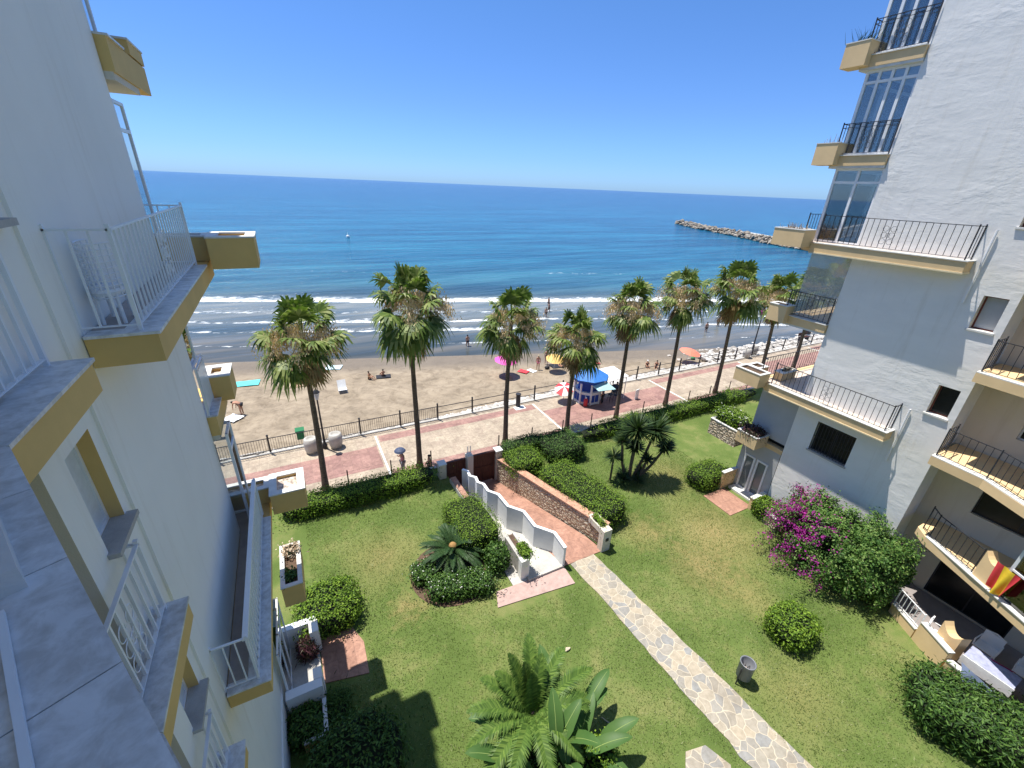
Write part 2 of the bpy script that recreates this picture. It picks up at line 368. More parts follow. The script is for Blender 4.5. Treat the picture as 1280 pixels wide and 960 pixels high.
def wob(P, seed=0):
    P = np.asarray(P); r = np.random.default_rng(int(seed) + 100); o = np.zeros(len(P))
    for i in range(6):
        k = r.normal(size=3) * (1 + i * .55); o += np.sin(P @ k + r.uniform(0, 6.28)) / (1 + i * .5)
    return o / 3.2

def tag(o, label=None, cat=None, group=None, kind=None):
    if label: o['label'] = label
    if cat: o['category'] = cat
    if group: o['group'] = group
    if kind: o['kind'] = kind
    return o
def thing(name, label, cat, loc=(0, 0, 0), group=None):
    o = bpy.data.objects.new(name, None); COL.objects.link(o); o.location = loc; o.empty_display_size = .3
    return tag(o, label, cat, group)
def solo(mb, name, m, label, cat, org, group=None, smooth=False):
    o = mb.build(name, m, None, org, smooth); return tag(o, label, cat, group)
def struct(mb, name, m): return tag(mb.build(name, m), kind='structure')
def copy_tree(o, parent=None):
    c = o.copy(); COL.objects.link(c)
    if parent is not None: c.parent = parent
    for ch in [x for x in KIDS(o)]: copy_tree(ch, c)
    return c
def KIDS(o): return [x for x in bpy.data.objects if x.parent == o]
def bake_mod(name, verts, edges, radii, m, parent, org, sub=1):
    me = bpy.data.meshes.new('tmp'); me.from_pydata([tuple(v) for v in verts], edges, [])
    o = bpy.data.objects.new('tmp', me); COL.objects.link(o)
    mod = o.modifiers.new('s', 'SKIN'); mod.use_smooth_shade = True
    for i, r in enumerate(radii): me.skin_vertices[0].data[i].radius = (r, r)
    me.skin_vertices[0].data[0].use_root = True
    if sub: s = o.modifiers.new('u', 'SUBSURF'); s.levels = sub; s.render_levels = sub
    dg = bpy.context.evaluated_depsgraph_get(); ev = o.evaluated_get(dg)
    nm = bpy.data.meshes.new_from_object(ev); bpy.data.objects.remove(o); bpy.data.meshes.remove(me)
    nm.materials.clear(); nm.materials.append(m); nm.name = name
    r = bpy.data.objects.new(name, nm); COL.objects.link(r)
    if parent: r.parent = parent
    else: r.location = org
    return r

# ------------------------------------------------------------------ setting
LAWN = -.0; PROM = -1.0; BEACH = -1.7; SEA = -2.2
X0, X1 = -1.85, 18.3
# passage outline (ramp lanes between lawn and gates)
def sheet(quads, name, m):
    mb = MB()
    for q in quads: mb.add(q, [(0, 1, 2, 3)])
    return struct(mb, name, m)
def gridsheet(x0, x1, y0, y1, nx, ny, zf):
    mb = MB(); xs = np.linspace(x0, x1, nx); ys = np.linspace(y0, y1, ny); XX, YY = np.meshgrid(xs, ys)
    V = np.stack([XX, YY, zf(XX, YY)], -1).reshape(-1, 3)
    F = [(j * nx + i, j * nx + i + 1, (j + 1) * nx + i + 1, (j + 1) * nx + i) for j in range(ny - 1) for i in range(nx - 1)]
    mb.add(V, F); return mb
Z = LAWN
sheet([[(-3, -30, Z), (5.5, -30, Z), (5.5, 17.6, Z), (-3, 17.6, Z)],
       [(5.5, -30, Z), (9.6, -30, Z), (9.6, 9.6, Z), (5.5, 9.6, Z)],
       [(9.6, -30, Z), (18.6, -30, Z), (18.6, 9.6, Z), (9.6, 9.6, Z)],
       [(9.6, 9.6, Z), (18.6, 9.6, Z), (18.6, 17.6, Z), (8.25, 17.6, Z)],
       [(18.6, 8, Z), (45, 8, Z), (45, 17.6, Z), (18.6, 17.6, Z)]], 'lawn', M_grass)
g = MB()
for a in ((-150, -3, -200, 17.6), (45, 250, -200, 17.6), (-3, 45, -200, -30)):
    g.add([(a[0], a[2], -.02), (a[1], a[2], -.02), (a[1], a[3], -.02), (a[0], a[3], -.02)], [(0, 1, 2, 3)])
struct(g, 'ground', M_grass)
# raised garden edge towards the promenade (thin retaining face)
mb = MB(); mb.box(-60, 5.2, 17.55, 17.7, PROM - .3, .06); mb.box(8.3, 70, 17.55, 17.7, PROM - .3, .06)
tag(solo(mb, 'retaining_wall', M_conc, 'low pale retaining kerb wall under the hedges along the promenade', 'wall', (5, 17.6, PROM)))
# promenade
sheet([[(-150, 16.6, PROM), (250, 16.6, PROM), (250, 24.1, PROM), (-150, 24.1, PROM)]], 'promenade', M_pavB)
pv = MB(); z = PROM + .004
for (xa, xb, ya, yb) in ((-30, -8.2, 22.9, 23.5), (-30, -8.2, 18.8, 19.4), (-7.9, 3.05, 20.2, 22.4), (3.35, 14.1, 22.75, 23.45), (3.35, 14.1, 18.3, 19.7), (14.4, 25.2, 19.9, 22.3), (25.5, 36.3, 22.75, 23.45), (25.5, 36.3, 18.3, 19.6), (36.6, 47.4, 20.0, 22.4), (47.7, 60, 22.7, 23.4), (60, 90, 20, 22.4)):
    pv.add([(xa, ya, z), (xb, ya, z), (xb, yb, z), (xa, yb, z)], [(0, 1, 2, 3)])
struct(pv, 'red_paving_bands', M_pavR)
pv = MB()
for x in (-8.05, 3.2, 14.25, 25.35, 36.45, 47.55): pv.add([(x - .05, 17.8, z + .004), (x + .05, 17.8, z + .004), (x + .05, 23.5, z + .004), (x - .05, 23.5, z + .004)], [(0, 1, 2, 3)])
struct(pv, 'paving_joints', M_cloth)
mb = MB(); mb.box(-150, 250, 23.9, 24.08, PROM - 1.2, PROM + .05); struct(mb, 'promenade_kerb', M_conc)
# beach: a grid that dips under the sea
def sandz(x, y):
    q = y + .30 * x; base = BEACH - .5 * np.clip((q - 26) / 15.5, -.2, 3.5) ** 1.0 * 1.0
    return base + .05 * np.sin(x * .9 + y * .5) * np.sin(y * 1.1 - x * .3) * np.clip((41 - q) / 6, 0, 1) + .03 * np.sin(x * 2.3) * np.sin(y * 2.9 + x) * np.clip((41 - q) / 6, 0, 1)
mb = gridsheet(-60, 130, 24.1, 75, 300, 110, sandz)
struct(mb, 'beach_sand', M_sand).data.polygons.foreach_set('use_smooth', [True] * (299 * 109))
mb = MB(); mb.add([(-40000, 24.3, SEA), (40000, 24.3, SEA), (40000, 60000, SEA), (-40000, 60000, SEA)], [(0, 1, 2, 3)])
struct(mb, 'sea', M_sea)

# stone path, pavers
def rag(poly, amp, step=.35):
    r_ = np.random.default_rng(8); o = []
    for a, b in zip(poly, poly[1:] + poly[:1]):
        a = np.array(a, float); b = np.array(b, float); k = max(1, int(np.linalg.norm(b - a) / step))
        for i in range(k): o.append(tuple(a + (b - a) * i / k + r_.normal(size=2) * amp))
    return o
def strip(name, poly, m, z, th=.05):
    if 'path' in name or 'stone' in name: poly = rag(poly, .022)
    mb = MB(); mb.prism(poly, z - th, z); return struct(mb, name, m)
strip('flagstone_path', [(8.0, 9.55), (8.14, 7.6), (8.28, 5.4), (8.52, 2.1), (8.85, -3), (10.4, -3), (9.96, 1.4), (9.62, 4.6), (9.38, 6.8), (9.1, 9.55)], M_crazy, .03)
strip('patio_slab', [(4.62, 9.02), (7.62, 8.72), (7.66, 9.5), (4.85, 9.62)], M_pink, .035)
strip('door_paving', [(16.15, 8.75), (17.6, 8.75), (17.6, 10.25), (16.15, 10.25)], M_terr, .03)
strip('terrace_paving', [(-.93, 8.95), (.28, 8.7), (.3, 9.75), (.05, 10.4), (-.93, 10.4)], M_terr, .03)
strip('stepping_stone', [(6.9, 2.3), (7.0, 2.9), (7.3, 3.15), (7.85, 3.0), (8.05, 2.4), (7.6, 2.0)], M_crazy, .04)
strip('planting_bed', [(3.75 + 1.55 * math.cos(t) * (1.05 if math.cos(t) > 0 else 1), 11.15 + 1.5 * math.sin(t)) for t in np.linspace(0, 2 * math.pi, 33)[:-1]], M_soil, .015, .1)
# ramp lanes
mb = MB()
def ramp_poly(mb, pts):      # z falls from 0 at y=9.6 to PROM at y=16.4
    zf = lambda y: .03 + (PROM - .0) * np.clip((y - 10.4) / 6., 0, 1)
    for i in range(len(pts) - 1):
        (xa, xb, ya), (xc, xd, yb) = pts[i], pts[i + 1]
        mb.add([(xa, ya, zf(ya)), (xb, ya, zf(ya)), (xd, yb, zf(yb)), (xc, yb, zf(yb))], [(0, 1, 2, 3)])
    return mb
ys = np.linspace(9.55, 16.9, 9)
struct(ramp_poly(mb, [(7.7 - (y - 9.6) * .22, 9.55 - (y - 9.6) * .20, y) for y in ys]), 'tiled_ramp', M_terr)
mb = MB()
struct(ramp_poly(mb, [(5.5 + 0 * y, 7.7 - (y - 9.6) * .22, y) for y in ys]), 'stone_ramp', M_conc)
mb = MB(); mb.box(6.1, 7.65, 9.5, 9.62, -.05, .12); struct(mb, 'ramp_kerb', M_conc)

# ------------------------------------------------------------------ building kit
def wall_x(mb, X, nrm, y0, y1, z0, z1, holes, rv=None, depth=.25):
    ys = sorted({y0, y1, *[h[0] for h in holes], *[h[1] for h in holes]}); zs = sorted({z0, z1, *[h[2] for h in holes], *[h[3] for h in holes]})
    for a, b in zip(ys, ys[1:]):
        for c, d in zip(zs, zs[1:]):
            if any(h[0] <= a and b <= h[1] and h[2] <= c and d <= h[3] for h in holes): continue
            q = [(X, a, c), (X, b, c), (X, b, d), (X, a, d)]
            mb.add(q if nrm > 0 else q[::-1], [(0, 1, 2, 3)])
    if rv is not None:
        for (a, b, c, d) in holes:
            Xi = X - nrm * depth
            one = rv if isinstance(rv, MB) else MB()
            if one is not rv: rv.append(one)
            for q in ([(X, a, c), (Xi, a, c), (Xi, a, d), (X, a, d)], [(X, b, c), (Xi, b, c), (Xi, b, d), (X, b, d)], [(X, a, d), (Xi, a, d), (Xi, b, d), (X, b, d)], [(X, a, c), (Xi, a, c), (Xi, b, c), (X, b, c)]):
                one.add(q, [(0, 1, 2, 3)])
def ring(mb, c, ax, r, th=.012, n=14):
    """a scroll ring in the plane spanned by unit ax (horizontal) and z"""
    c = np.array(c, float); ax = np.array(ax, float)
    mb.tube([c + r * (ax * math.cos(t) + np.array([0, 0, 1.]) * math.sin(t)) for t in np.linspace(0, 2 * math.pi, n)], th / 2, 4, False)
def railing(root, path, z, h, m, sp=.115, t=.016, name='railing', scroll=(), post=.03, inset=.02, double=False):
    mb = MB(); sp *= 1.42
    for i in range(len(path) - 1):
        a = np.array([*path[i], 0.]); b = np.array([*path[i + 1], 0.]); L = np.linalg.norm(b - a); d = (b - a) / L
        mb.beam(a + [0, 0, z + h], b + [0, 0, z + h], post, .02); mb.beam(a + [0, 0, z + .06], b + [0, 0, z + .06], t * 1.5, .012)
        if double: mb.beam(a + [0, 0, z + h - .12], b + [0, 0, z + h - .12], t * 1.5, .012)
        n = max(1, int(round(L / sp)))
        for k in range(1 if i else 0, n + 1):
            p = a + d * L * k / n; w = post if k in (0, n) else t
            mb.beam(p + [0, 0, z + (-.02 if k in (0, n) else .06)], p + [0, 0, z + h + (.05 if k in (0, n) else 0)], w)
        if i in scroll:
            c = a + d * L * .5 + [0, 0, z + h * .5]
            for du in (-.11, .11):
                for dz in (-.2, 0, .2): ring(mb, c + d * du + [0, 0, dz], d, .085)
            ring(mb, c, d, .06)
    return mb.build(name, m, root)
def planter_box(parent, x0, x1, y0, y1, z0, z1, m, th=.09, fill=M_gravel, cap=None, lip=.0):
    mb = MB(); mb.box(x0, x1, y0, y0 + th, z0, z1); mb.box(x0, x1, y1 - th, y1, z0, z1)
    mb.box(x0, x0 + th, y0 + th, y1 - th, z0, z1); mb.box(x1 - th, x1, y0 + th, y1 - th, z0, z1); mb.box(x0 + th, x1 - th, y0 + th, y1 - th, z0, z0 + .1)
    p = mb.build('planter', m, parent)
    c = MB(); e = .015; z = z1
    for (a, b, c_, d) in ((x0 - e, x1 + e, y0 - e, y0 + th + e), (x0 - e, x1 + e, y1 - th - e, y1 + e), (x0 - e, x0 + th + e, y0 + th + e, y1 - th - e), (x1 - th - e, x1 + e, y0 + th + e, y1 - th - e)): c.box(a, b, c_, d, z, z + .03)
    c.build('planter_rim', cap or M_copR, parent)
    s = MB(); s.box(x0 + th, x1 - th, y0 + th, y1 - th, z0 + .1, z1 - .07)
    s.build('planter_fill', fill, parent)
    return p
def slab(root, poly, ztop, th, m, cop, m_cop, floor=M_tile):
    """balcony slab: painted edge, coping strip along the open edges, tiled floor"""
    mb = MB(); mb.prism(poly, ztop - th, ztop - .03); b = mb.build('balcony', m, root)
    c = MB()
    for (pl) in cop: c.prism(pl, ztop - .03, ztop)
    c.build('coping', m_cop, b)
    return b
def window_x(root, X, nrm, a, b, c, d, fm, pane=True, sill=M_sill, blind=None, depth=.22, bars=False, sillout=.05, mull=1):
    Xi = X - nrm * depth; f = MB(); w = .045
    s0, s1 = sorted((Xi - .02, Xi + .025))
    f.box(s0, s1, a, a + w, c, d); f.box(s0, s1, b - w, b, c, d); f.box(s0, s1, a + w, b - w, c, c + w); f.box(s0, s1, a + w, b - w, d - w, d)
    for k in range(1, mull + 1):
        y = a + (b - a) * k / (mull + 1); f.box(s0, s1, y - .02, y + .02, c + w, d - w)
    fr = f.build('window', fm, root)
    p = MB(); p.box(Xi - .006, Xi + .006, a + w, b - w, c + w, d - w); p.build('pane', blind or M_glass, fr)
    if not blind:
        k = MB(); Xd = Xi - nrm * .05; k.box(*sorted((Xd, Xd - nrm * .03)), a, b, c, d); k.build('dark_room', M_dark, fr)
    if sill:
        k = MB(); k.box(*sorted((X + nrm * sillout, Xi + nrm * .03)), a - .05, b + .05, c - .05, c + .004); k.build('sill', sill, fr)
    if bars:
        k = MB(); n = int((b - a) / .11)
        for i in range(n + 1): y = a + (b - a) * i / n; k.beam((X - nrm * .05, y, c), (X - nrm * .05, y, d), .016)
        for z in (c + .08, (c + d) / 2, d - .08): k.beam((X - nrm * .05, a, z), (X - nrm * .05, b, z), .016)
        k.build('window_bars', M_iron, fr)
    return fr
def enclosure(root, X, nrm, y0, y1, z0, z1, xin, nm=2, front=3, trans=.45, w=.055):
    """glazed terrace: side panel in the wall plane X and a sea-facing panel at y1 reaching to xin"""
    f = MB(); p = MB(); zt = z1 - trans
    def panel(a, b, n):
        a = np.array([*a, 0.]); b = np.array([*b, 0.])
        for zz in (z0 + w / 2, zt, z1 - w / 2): f.beam(a + [0, 0, zz], b + [0, 0, zz], w, w)
        for k in range(0 if abs(b[0] - a[0]) < .01 else 1, n + 1):
            q = a + (b - a) * k / n; f.beam(q + [0, 0, z0], q + [0, 0, z1], w * 1.04, w * 1.04)
        th = np.array([.006, 0, 0]) if abs(b[0] - a[0]) < .01 else np.array([0, .006, 0])
        V = [a + [0, 0, z0] - th, b + [0, 0, z0] - th, b + [0, 0, z0] + th, a + [0, 0, z0] + th]
        p.prism([(q[0], q[1]) for q in V], z0 + .02, z1 - .02)
    panel((X, y0), (X, y1), nm); panel((X, y1), (xin, y1), front)
    o = f.build('glazed_enclosure', M_white, root); p.build('glass', M_glass, o); return o

# ------------------------------------------------------------------ right-hand block
RB = thing('apartment_building', 'white plastered apartment block on the right with beige balconies and dark iron railings', 'building', (20, 4, 0))
ZL = [11.73 + 2.92 * k for k in range(-4, 4)]      # slab level k -> ZL[k+4]
def lv(k): return 11.73 + 2.92 * k
TOP = 20.6
rv = []; w = MB()
holesR = [(4.3, 4.85, 6.87 + 2.92 * k, 7.88 + 2.92 * k) for k in range(0, 4)] + [(6.3, 7.72, 3.68, 5.0)]
wall_x(w, X1, -1, 4.1, 8.6, -.3, TOP, holesR, rv, .28)
# sea side, inland return, recess back wall, roof
w.add([(X1, 8.6, -.3), (34, 8.6, -.3), (34, 8.6, TOP), (X1, 8.6, TOP)], [(3, 2, 1, 0)])
w.add([(X1, 4.1, -.3), (19.35, 4.1, -.3), (19.35, 4.1, TOP), (X1, 4.1, TOP)], [(0, 1, 2, 3)])
w.add([(34, 8.6, -.3), (34, -16, -.3), (34, -16, TOP), (34, 8.6, TOP)], [(3, 2, 1, 0)])
w.add([(X1, 4.1, TOP), (34, 4.1, TOP), (34, 8.6, TOP), (X1, 8.6, TOP)], [(0, 1, 2, 3)])
w.add([(19.35, -16, TOP), (34, -16, TOP), (34, 4.1, TOP), (19.35, 4.1, TOP)], [(0, 1, 2, 3)])
w.build('wall', M_wallR, RB)
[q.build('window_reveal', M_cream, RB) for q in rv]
w = MB(); bk = []
for k in range(-4, 3):
    zz = 0 if k == -4 else lv(k); bk.append((.7, 2.9, zz + (.05 if k == -4 else .78), zz + 2.15)); bk.append((-2.6, -.4, zz + .05, zz + 2.15))
rv = []; wall_x(w, 19.35, -1, -16, 4.1, -.3, TOP, bk, rv, .15)
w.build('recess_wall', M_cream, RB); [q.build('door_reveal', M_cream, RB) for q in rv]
M_dglass = mat('dark_shaded_glass', (.012, .014, .016), .25, .3, 2, 0, spec=.25)
for i, (a, b, c, d) in enumerate(bk): window_x(RB, 19.35, -1, a, b, c, d, M_white if i > 3 else M_iron, sill=None, depth=.12, mull=1, blind=M_dglass)
for k in range(0, 4):
    a, b, c, d = holesR[k]
    window_x(RB, X1, -1, a, b, c, d, M_redfr, blind=(M_grey if k == 1 else M_dglass), sill=M_copR, mull=0)
window_x(RB, X1, -1, 6.3, 7.72, 3.68, 5.0, M_iron, sill=M_sill, bars=True, mull=1, blind=M_dglass)
core = MB(); core.box(18.75, 33.9, 4.3, 8.3, -.2, TOP - .05); core.box(19.8, 33.9, -15.9, 4.3, -.2, TOP - .05); core.build('inner_rooms', M_dark, RB)
# string courses / parapet
mb = MB(); mb.box(X1 - .06, 34, 4.04, 8.66, TOP, TOP + .25); mb.box(19.3, 34, -16, 4.04, TOP, TOP + .25); mb.build('roof', M_copR, RB)

for k in (-2, 0, 2):        # long balconies along the side wall turning the corner (level 2 only the sea part shows)
    z = lv(k)
    if k == 2: continue
    b = slab(RB, [(X1 + .02, 5.4), (17.77, 5.4), (17.77, 9.9), (18.2, 10.45), (26, 10.45), (26, 8.62), (X1 + .02, 8.62)][::-1], z, .34, M_ochreR,
             [[(17.74, 5.37), (X1, 5.37), (X1, 5.6), (17.99, 5.6), (17.99, 9.8), (17.74, 9.8)]], M_copR)
    mb = MB(); mb.prism([(X1, 5.6), (17.99, 5.6), (17.99, 10.2), (26, 10.2), (26, 8.62), (X1, 8.62)][::-1], z - .03, z - .01); mb.build('terrace_floor', M_tile, b)
    st = MB(); st.box(17.75, X1, 5.38, 9.9, z - .385, z - .34); st.build('drip_edge', mat('cream_edge', (.74, .62, .40)), b)
    railing(b, [(X1, 5.5), (17.86, 5.5), (17.86, 9.75)], z, .95, M_iron, .125, .014, scroll=(1,))
    railing(b, [(17.95, 10.35), (26, 10.35)], z, .95, M_iron, .125, .014)
    planter_box(b, 17.2, 17.9, 9.92, 11.1, z - .2, z + .40, M_ochreR, fill=M_soil)
    planter_box(b, 17.93, 18.6, 10.48, 11.08, z - .2, z + .38, M_ochreR, fill=M_soil)
for k in (-1, 1, 2):        # short balconies, beyond the wall corner only
    z = lv(k)
    b = slab(RB, [(18.2, 8.62), (18.2, 10.4), (26, 10.4), (26, 8.62)][::-1], z, .34, M_ochreR, [[(18.16, 8.63), (18.42, 8.63), (18.42, 10.2), (18.16, 10.44)][::-1]], M_copR)
    st = MB(); st.box(18.22, 26, 8.62, 10.38, z - .42, z - .34); st.build('drip_edge', M_copR, b)
    railing(b, [(18.27, 8.65), (18.27, 10.33), (26, 10.33)], z, .97, M_iron, .125, .015, scroll=(0,), double=True)
    planter_box(b, 17.9, 18.45, 10.1, 10.85, z - .32, z + .36, M_ochreR, fill=M_soil)
enclosure(RB, 18.42, -1, 8.64, 10.15, lv(0), lv(1) - .42, 25.5, 2, 5, w=.075)
enclosure(RB, 18.42, -1, 8.64, 10.15, lv(1), lv(2) - .42, 25.5, 4, 6, .35, w=.08)
enclosure(RB, 18.42, -1, 8.64, 10.15, lv(2), lv(3) - .1, 25.5, 4, 6, .35, w=.08)
mb = MB(); mb.box(18.2, 26, 8.62, 10.4, lv(3) - .1, lv(3) + .2); mb.build('top_canopy', M_ochreR, RB)
mb = MB(); mb.box(18.40, 18.412, 8.64, 10.1, lv(-1), lv(0) - .4); mb.box(18.42, 25.5, 10.1, 10.112, lv(-1), lv(0) - .4); mb.build('glass_screen', M_reflglass, RB)
# ground and first floor beyond the corner: closed shutters, ledge, garden door
mb = MB(); mb.box(18.36, 26, 8.62, 10.3, lv(-3) + .28, lv(-2) - .3); mb.build('roller_shutter', M_grey, RB)
mb = MB(); mb.box(18.30, 26, 8.62, 10.4, lv(-3) - .2, lv(-3) + .02); mb.build('ledge', M_ochreR, RB)
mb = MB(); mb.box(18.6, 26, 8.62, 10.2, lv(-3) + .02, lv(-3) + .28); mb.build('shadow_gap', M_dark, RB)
w = MB(); rv = []; dh = [(9.02, 9.46, .12, 1.95), (9.64, 10.08, .12, 1.95)]
wall_x(w, 18.30, -1, 8.62, 10.4, -.2, lv(-3) - .2, dh, rv, .08); w.add([(18.3, 10.4, -.2), (26, 10.4, -.2), (26, 10.4, lv(-3) - .2), (18.3, 10.4, lv(-3) - .2)], [(3, 2, 1, 0)])
w.build('ground_floor_wall', M_grey, RB); [q.build('door_lining', M_white, RB) for q in rv]
for a, b_, c, d in dh:
    f = MB()
    f.box(18.27, 18.33, a - .05, a + .03, c - .05, d + .05); f.box(18.27, 18.33, b_ - .03, b_ + .05, c - .05, d + .05); f.box(18.27, 18.33, a + .03, b_ - .03, d - .03, d + .05); f.box(18.27, 18.33, a + .03, b_ - .03, c - .05, c + .06)
    o = f.build('garden_door', M_white, RB); q = MB(); q.box(18.345, 18.36, a, b_, c, d); q.build('pane', mat('curtained_glass', (.16, .19, .20), .15, .2, 2, 0, spec=.6), o)
mb = MB(); mb.box(17.85, 18.28, 8.85, 10.2, -.05, .1); mb.build('door_step', M_copR, RB)
for ya, yb, h in ((8.62, 8.78, .62), (10.28, 10.42, .95)):
    mb = MB(); mb.box(17.35, 18.28, ya, yb, -.1, h); o = mb.build('door_side_wall', M_ochreR, RB)
    mb = MB(); mb.box(17.33, 18.28, ya - .02, yb + .02, h, h + .04); mb.build('coping', M_copR, o)
planter_box(RB, 17.45, 18.28, 9.35, 10.35, lv(-3) - .15, lv(-3) + .42, M_ochreR, fill=M_soil)
planter_box(RB, 17.75, 18.9, 10.48, 12.0, lv(-3) - .75, lv(-3) + .08, M_rubble, fill=M_soil)
# polygonal recess balconies
for k in (-1, -2, 0, 1):
    z = lv(k)
    P = [(17.5, 4.02), (17.36, 2.72), (16.4, 1.06), (15.2, -1.1)]
    b = slab(RB, [(19.34, 4.02)] + P + [(19.34, -1.1)], z, .32, M_ochreR, [[P[0], P[1], (P[1][0] + .24, P[1][1] - .05), (P[0][0] + .24, P[0][1])][::-1], [P[1], P[3], (P[3][0] + .25, P[3][1]), (P[1][0] + .24, P[1][1] - .05)]], M_copR)
    railing(b, [(18.3, 3.95), (17.62, 3.95), (17.47, 2.7), (15.35, -1.0)], z, .95, M_iron, .12, .014)
z = lv(-3)
P = [(18.25, 3.62), (17.86, 3.25), (17.12, 1.8), (15.3, -1.45)]
b = slab(RB, [(19.34, 3.62)] + P + [(19.34, -1.45)], z, .32, M_ochreR, [[P[1], P[3], (P[3][0] + .28, P[3][1]), (P[1][0] + .26, P[1][1] + .03)]], M_copR)
railing(b, [(18.3, 3.5), (17.95, 3.2), (17.3, 1.9)], z, .9, M_iron, .13, .016)
def pier(parent, x, y, z, m, ang=-.5, L=.62, h=.95):
    d = np.array([math.sin(ang), -math.cos(ang), 0]); n = np.array([math.cos(ang), math.sin(ang), 0]) * .3
    mb = MB(); pr = []
    for t in np.linspace(0, 1, 9): pr.append((t * L, h * (.72 + .28 * (2 * t - 1) ** 2)))
    pts = [(0, 0)] + pr + [(L, 0)]; V = []
    for s_ in (0, 1):
        for (u, hh) in pts: V.append(np.array([x, y, z]) + d * u + n * s_ + [0, 0, hh])
    k = len(pts); mb.add(V, [tuple(range(k)), tuple(range(k, 2 * k))[::-1]] + [(i, (i + 1) % k, k + (i + 1) % k, k + i)[::-1] for i in range(k)])
    return mb.build('pier', m, parent)
pier(b, 17.22, 1.86, z, M_ochreR)
wi = MB()
for i in range(3):
    t0 = np.array([16.95 - .55 * i * .9, 1.25 - .98 * i * .9, z]);
    wi.beam(t0, t0 + [0, 0, 2.3], .07)
wi.beam((16.95, 1.25, z + .95), (15.6, -1.15, z + .95), .06); wi.beam((16.95, 1.25, z + 2.25), (15.6, -1.15, z + 2.25), .06)
o = wi.build('glazed_enclosure', M_white, RB); q = MB(); q.prism([(16.94, 1.25), (15.6, -1.15), (15.61, -1.16), (16.96, 1.24)], z + .02, z + 2.25); q.build('glass', M_glass, o)
# downpipe
for za in (12.6, 6.8): mb = MB(); mb.tube([(18.24, 5.22, za), (18.24, 5.22, za - 2.1)], .03, 6); mb.build('downpipe', M_white, RB)
# ground-floor terrace of the right block
TR = thing('terrace_wall', 'low cream garden wall with pale coping in front of the ground-floor terrace on the right', 'wall', (16.3, 1.6, 0))
def lowwall(root, a, b, h, th=.16, nm='wall_panel', m=M_ochreR, cap=M_copR, z=0):
    a = np.array([*a, z], float); b = np.array([*b, z], float); d = (b - a) / np.linalg.norm(b - a); n = np.array([-d[1], d[0], 0]) * th / 2
    mb = MB(); mb.prism([(a - n)[:2], (b - n)[:2], (b + n)[:2], (a + n)[:2]], z - .2, z + h); o = mb.build(nm, m, root)
    n2 = n * 1.25; mb = MB(); mb.prism([(a - n2)[:2], (b - n2)[:2], (b + n2)[:2], (a + n2)[:2]], z + h, z + h + .04); mb.build('coping', cap, o); return o
lowwall(TR, (17.2, 2.95), (16.72, 2.1), .38); lowwall(TR, (16.7, 2.07), (16.2, 1.18), .78)
lowwall(TR, (16.2, 1.16), (15.6, -2.5), .5)
pier(TR, 17.0, 1.75, .1, M_ochreR, h=1.0)
tr = thing('garden_railing', 'short white railing on the low cream wall beside the big purple climber', 'railing', (16.96, 2.55, .42))
railing(tr, [(17.22, 2.98), (16.74, 2.12)], .42, .62, M_white, .1, .02, 'rail_panel')
mb = MB(); mb.prism([(19.3, 4.0), (17.3, 3.0), (16.3, 1.2), (15.7, -3), (19.3, -3)][::-1], -.1, .06); struct(mb, 'terrace_floor', mat('terrace_grey', (.28, .25, .24), .8))
# ------------------------------------------------------------------ left-hand block
LB = thing('apartment_building', 'shaded white apartment block on the left with ochre balcony edges and white railings', 'building', (-3, 6, 0))
w = MB(); rv = []; FX = -1.90; NX = -1.93
wall_x(w, FX, 1, 5.12, 9.35, -.3, 19.6, [])
hl = [(4.36, 4.93, 9.90 + 2.92 * k, 10.95 + 2.92 * k) for k in range(-3, 3)]
wall_x(w, NX, 1, 3.98, 5.12, -.3, 19.6, hl, rv, .2)
w.add([(NX, 5.12, -.3), (FX, 5.12, -.3), (FX, 5.12, 19.6), (NX, 5.12, 19.6)], [(0, 1, 2, 3)])
w.add([(-30, 9.35, -.3), (FX, 9.35, -.3), (FX, 9.35, 19.6), (-30, 9.35, 19.6)], [(3, 2, 1, 0)])
w.add([(-30, -16, 19.6), (-3.2, -16, 19.6), (-3.2, 3.98, 19.6), (-30, 3.98, 19.6)], [(0, 1, 2, 3)]); w.add([(-30, 3.98, 19.6), (NX, 3.98, 19.6), (NX, 5.12, 19.6), (-30, 5.12, 19.6)], [(0, 1, 2, 3)]); w.add([(-30, 5.12, 19.6), (FX, 5.12, 19.6), (FX, 9.35, 19.6), (-30, 9.35, 19.6)], [(0, 1, 2, 3)])
w.build('wall', M_wallL, LB); [q.build('window_reveal', M_ochreL, LB) for q in rv]
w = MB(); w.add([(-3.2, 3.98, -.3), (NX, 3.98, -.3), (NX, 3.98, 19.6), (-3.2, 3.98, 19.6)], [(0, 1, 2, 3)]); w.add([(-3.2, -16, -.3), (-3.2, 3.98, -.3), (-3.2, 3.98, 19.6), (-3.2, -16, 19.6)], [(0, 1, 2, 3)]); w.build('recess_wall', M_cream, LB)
mb = MB(); mb.box(-1.95, -.96, 8.5, 10.45, -.05, .05); mb.build('terrace_floor', M_conc, LB)
mb = MB(); mb.box(-29.9, -3.25, -15.9, 9.1, -.2, 19.5); mb.build('inner_rooms', M_dark, LB)
mb = MB(); mb.box(FX - .02, FX + .035, 5.13, 9.38, -.3, .95); mb.build('plinth', M_wallL, LB)
for a, b_, c, d in hl: window_x(LB, NX, 1, a, b_, c, d, M_white, blind=M_frost, sill=M_sill, depth=.15, mull=0, sillout=.10)
mb = MB(); mb.box(-30, FX + .12, 3.8, 9.3, 19.6, 19.85); mb.box(-30, -3.1, -16, 3.8, 19.6, 19.85); mb.build('roof', M_ochreL, LB)
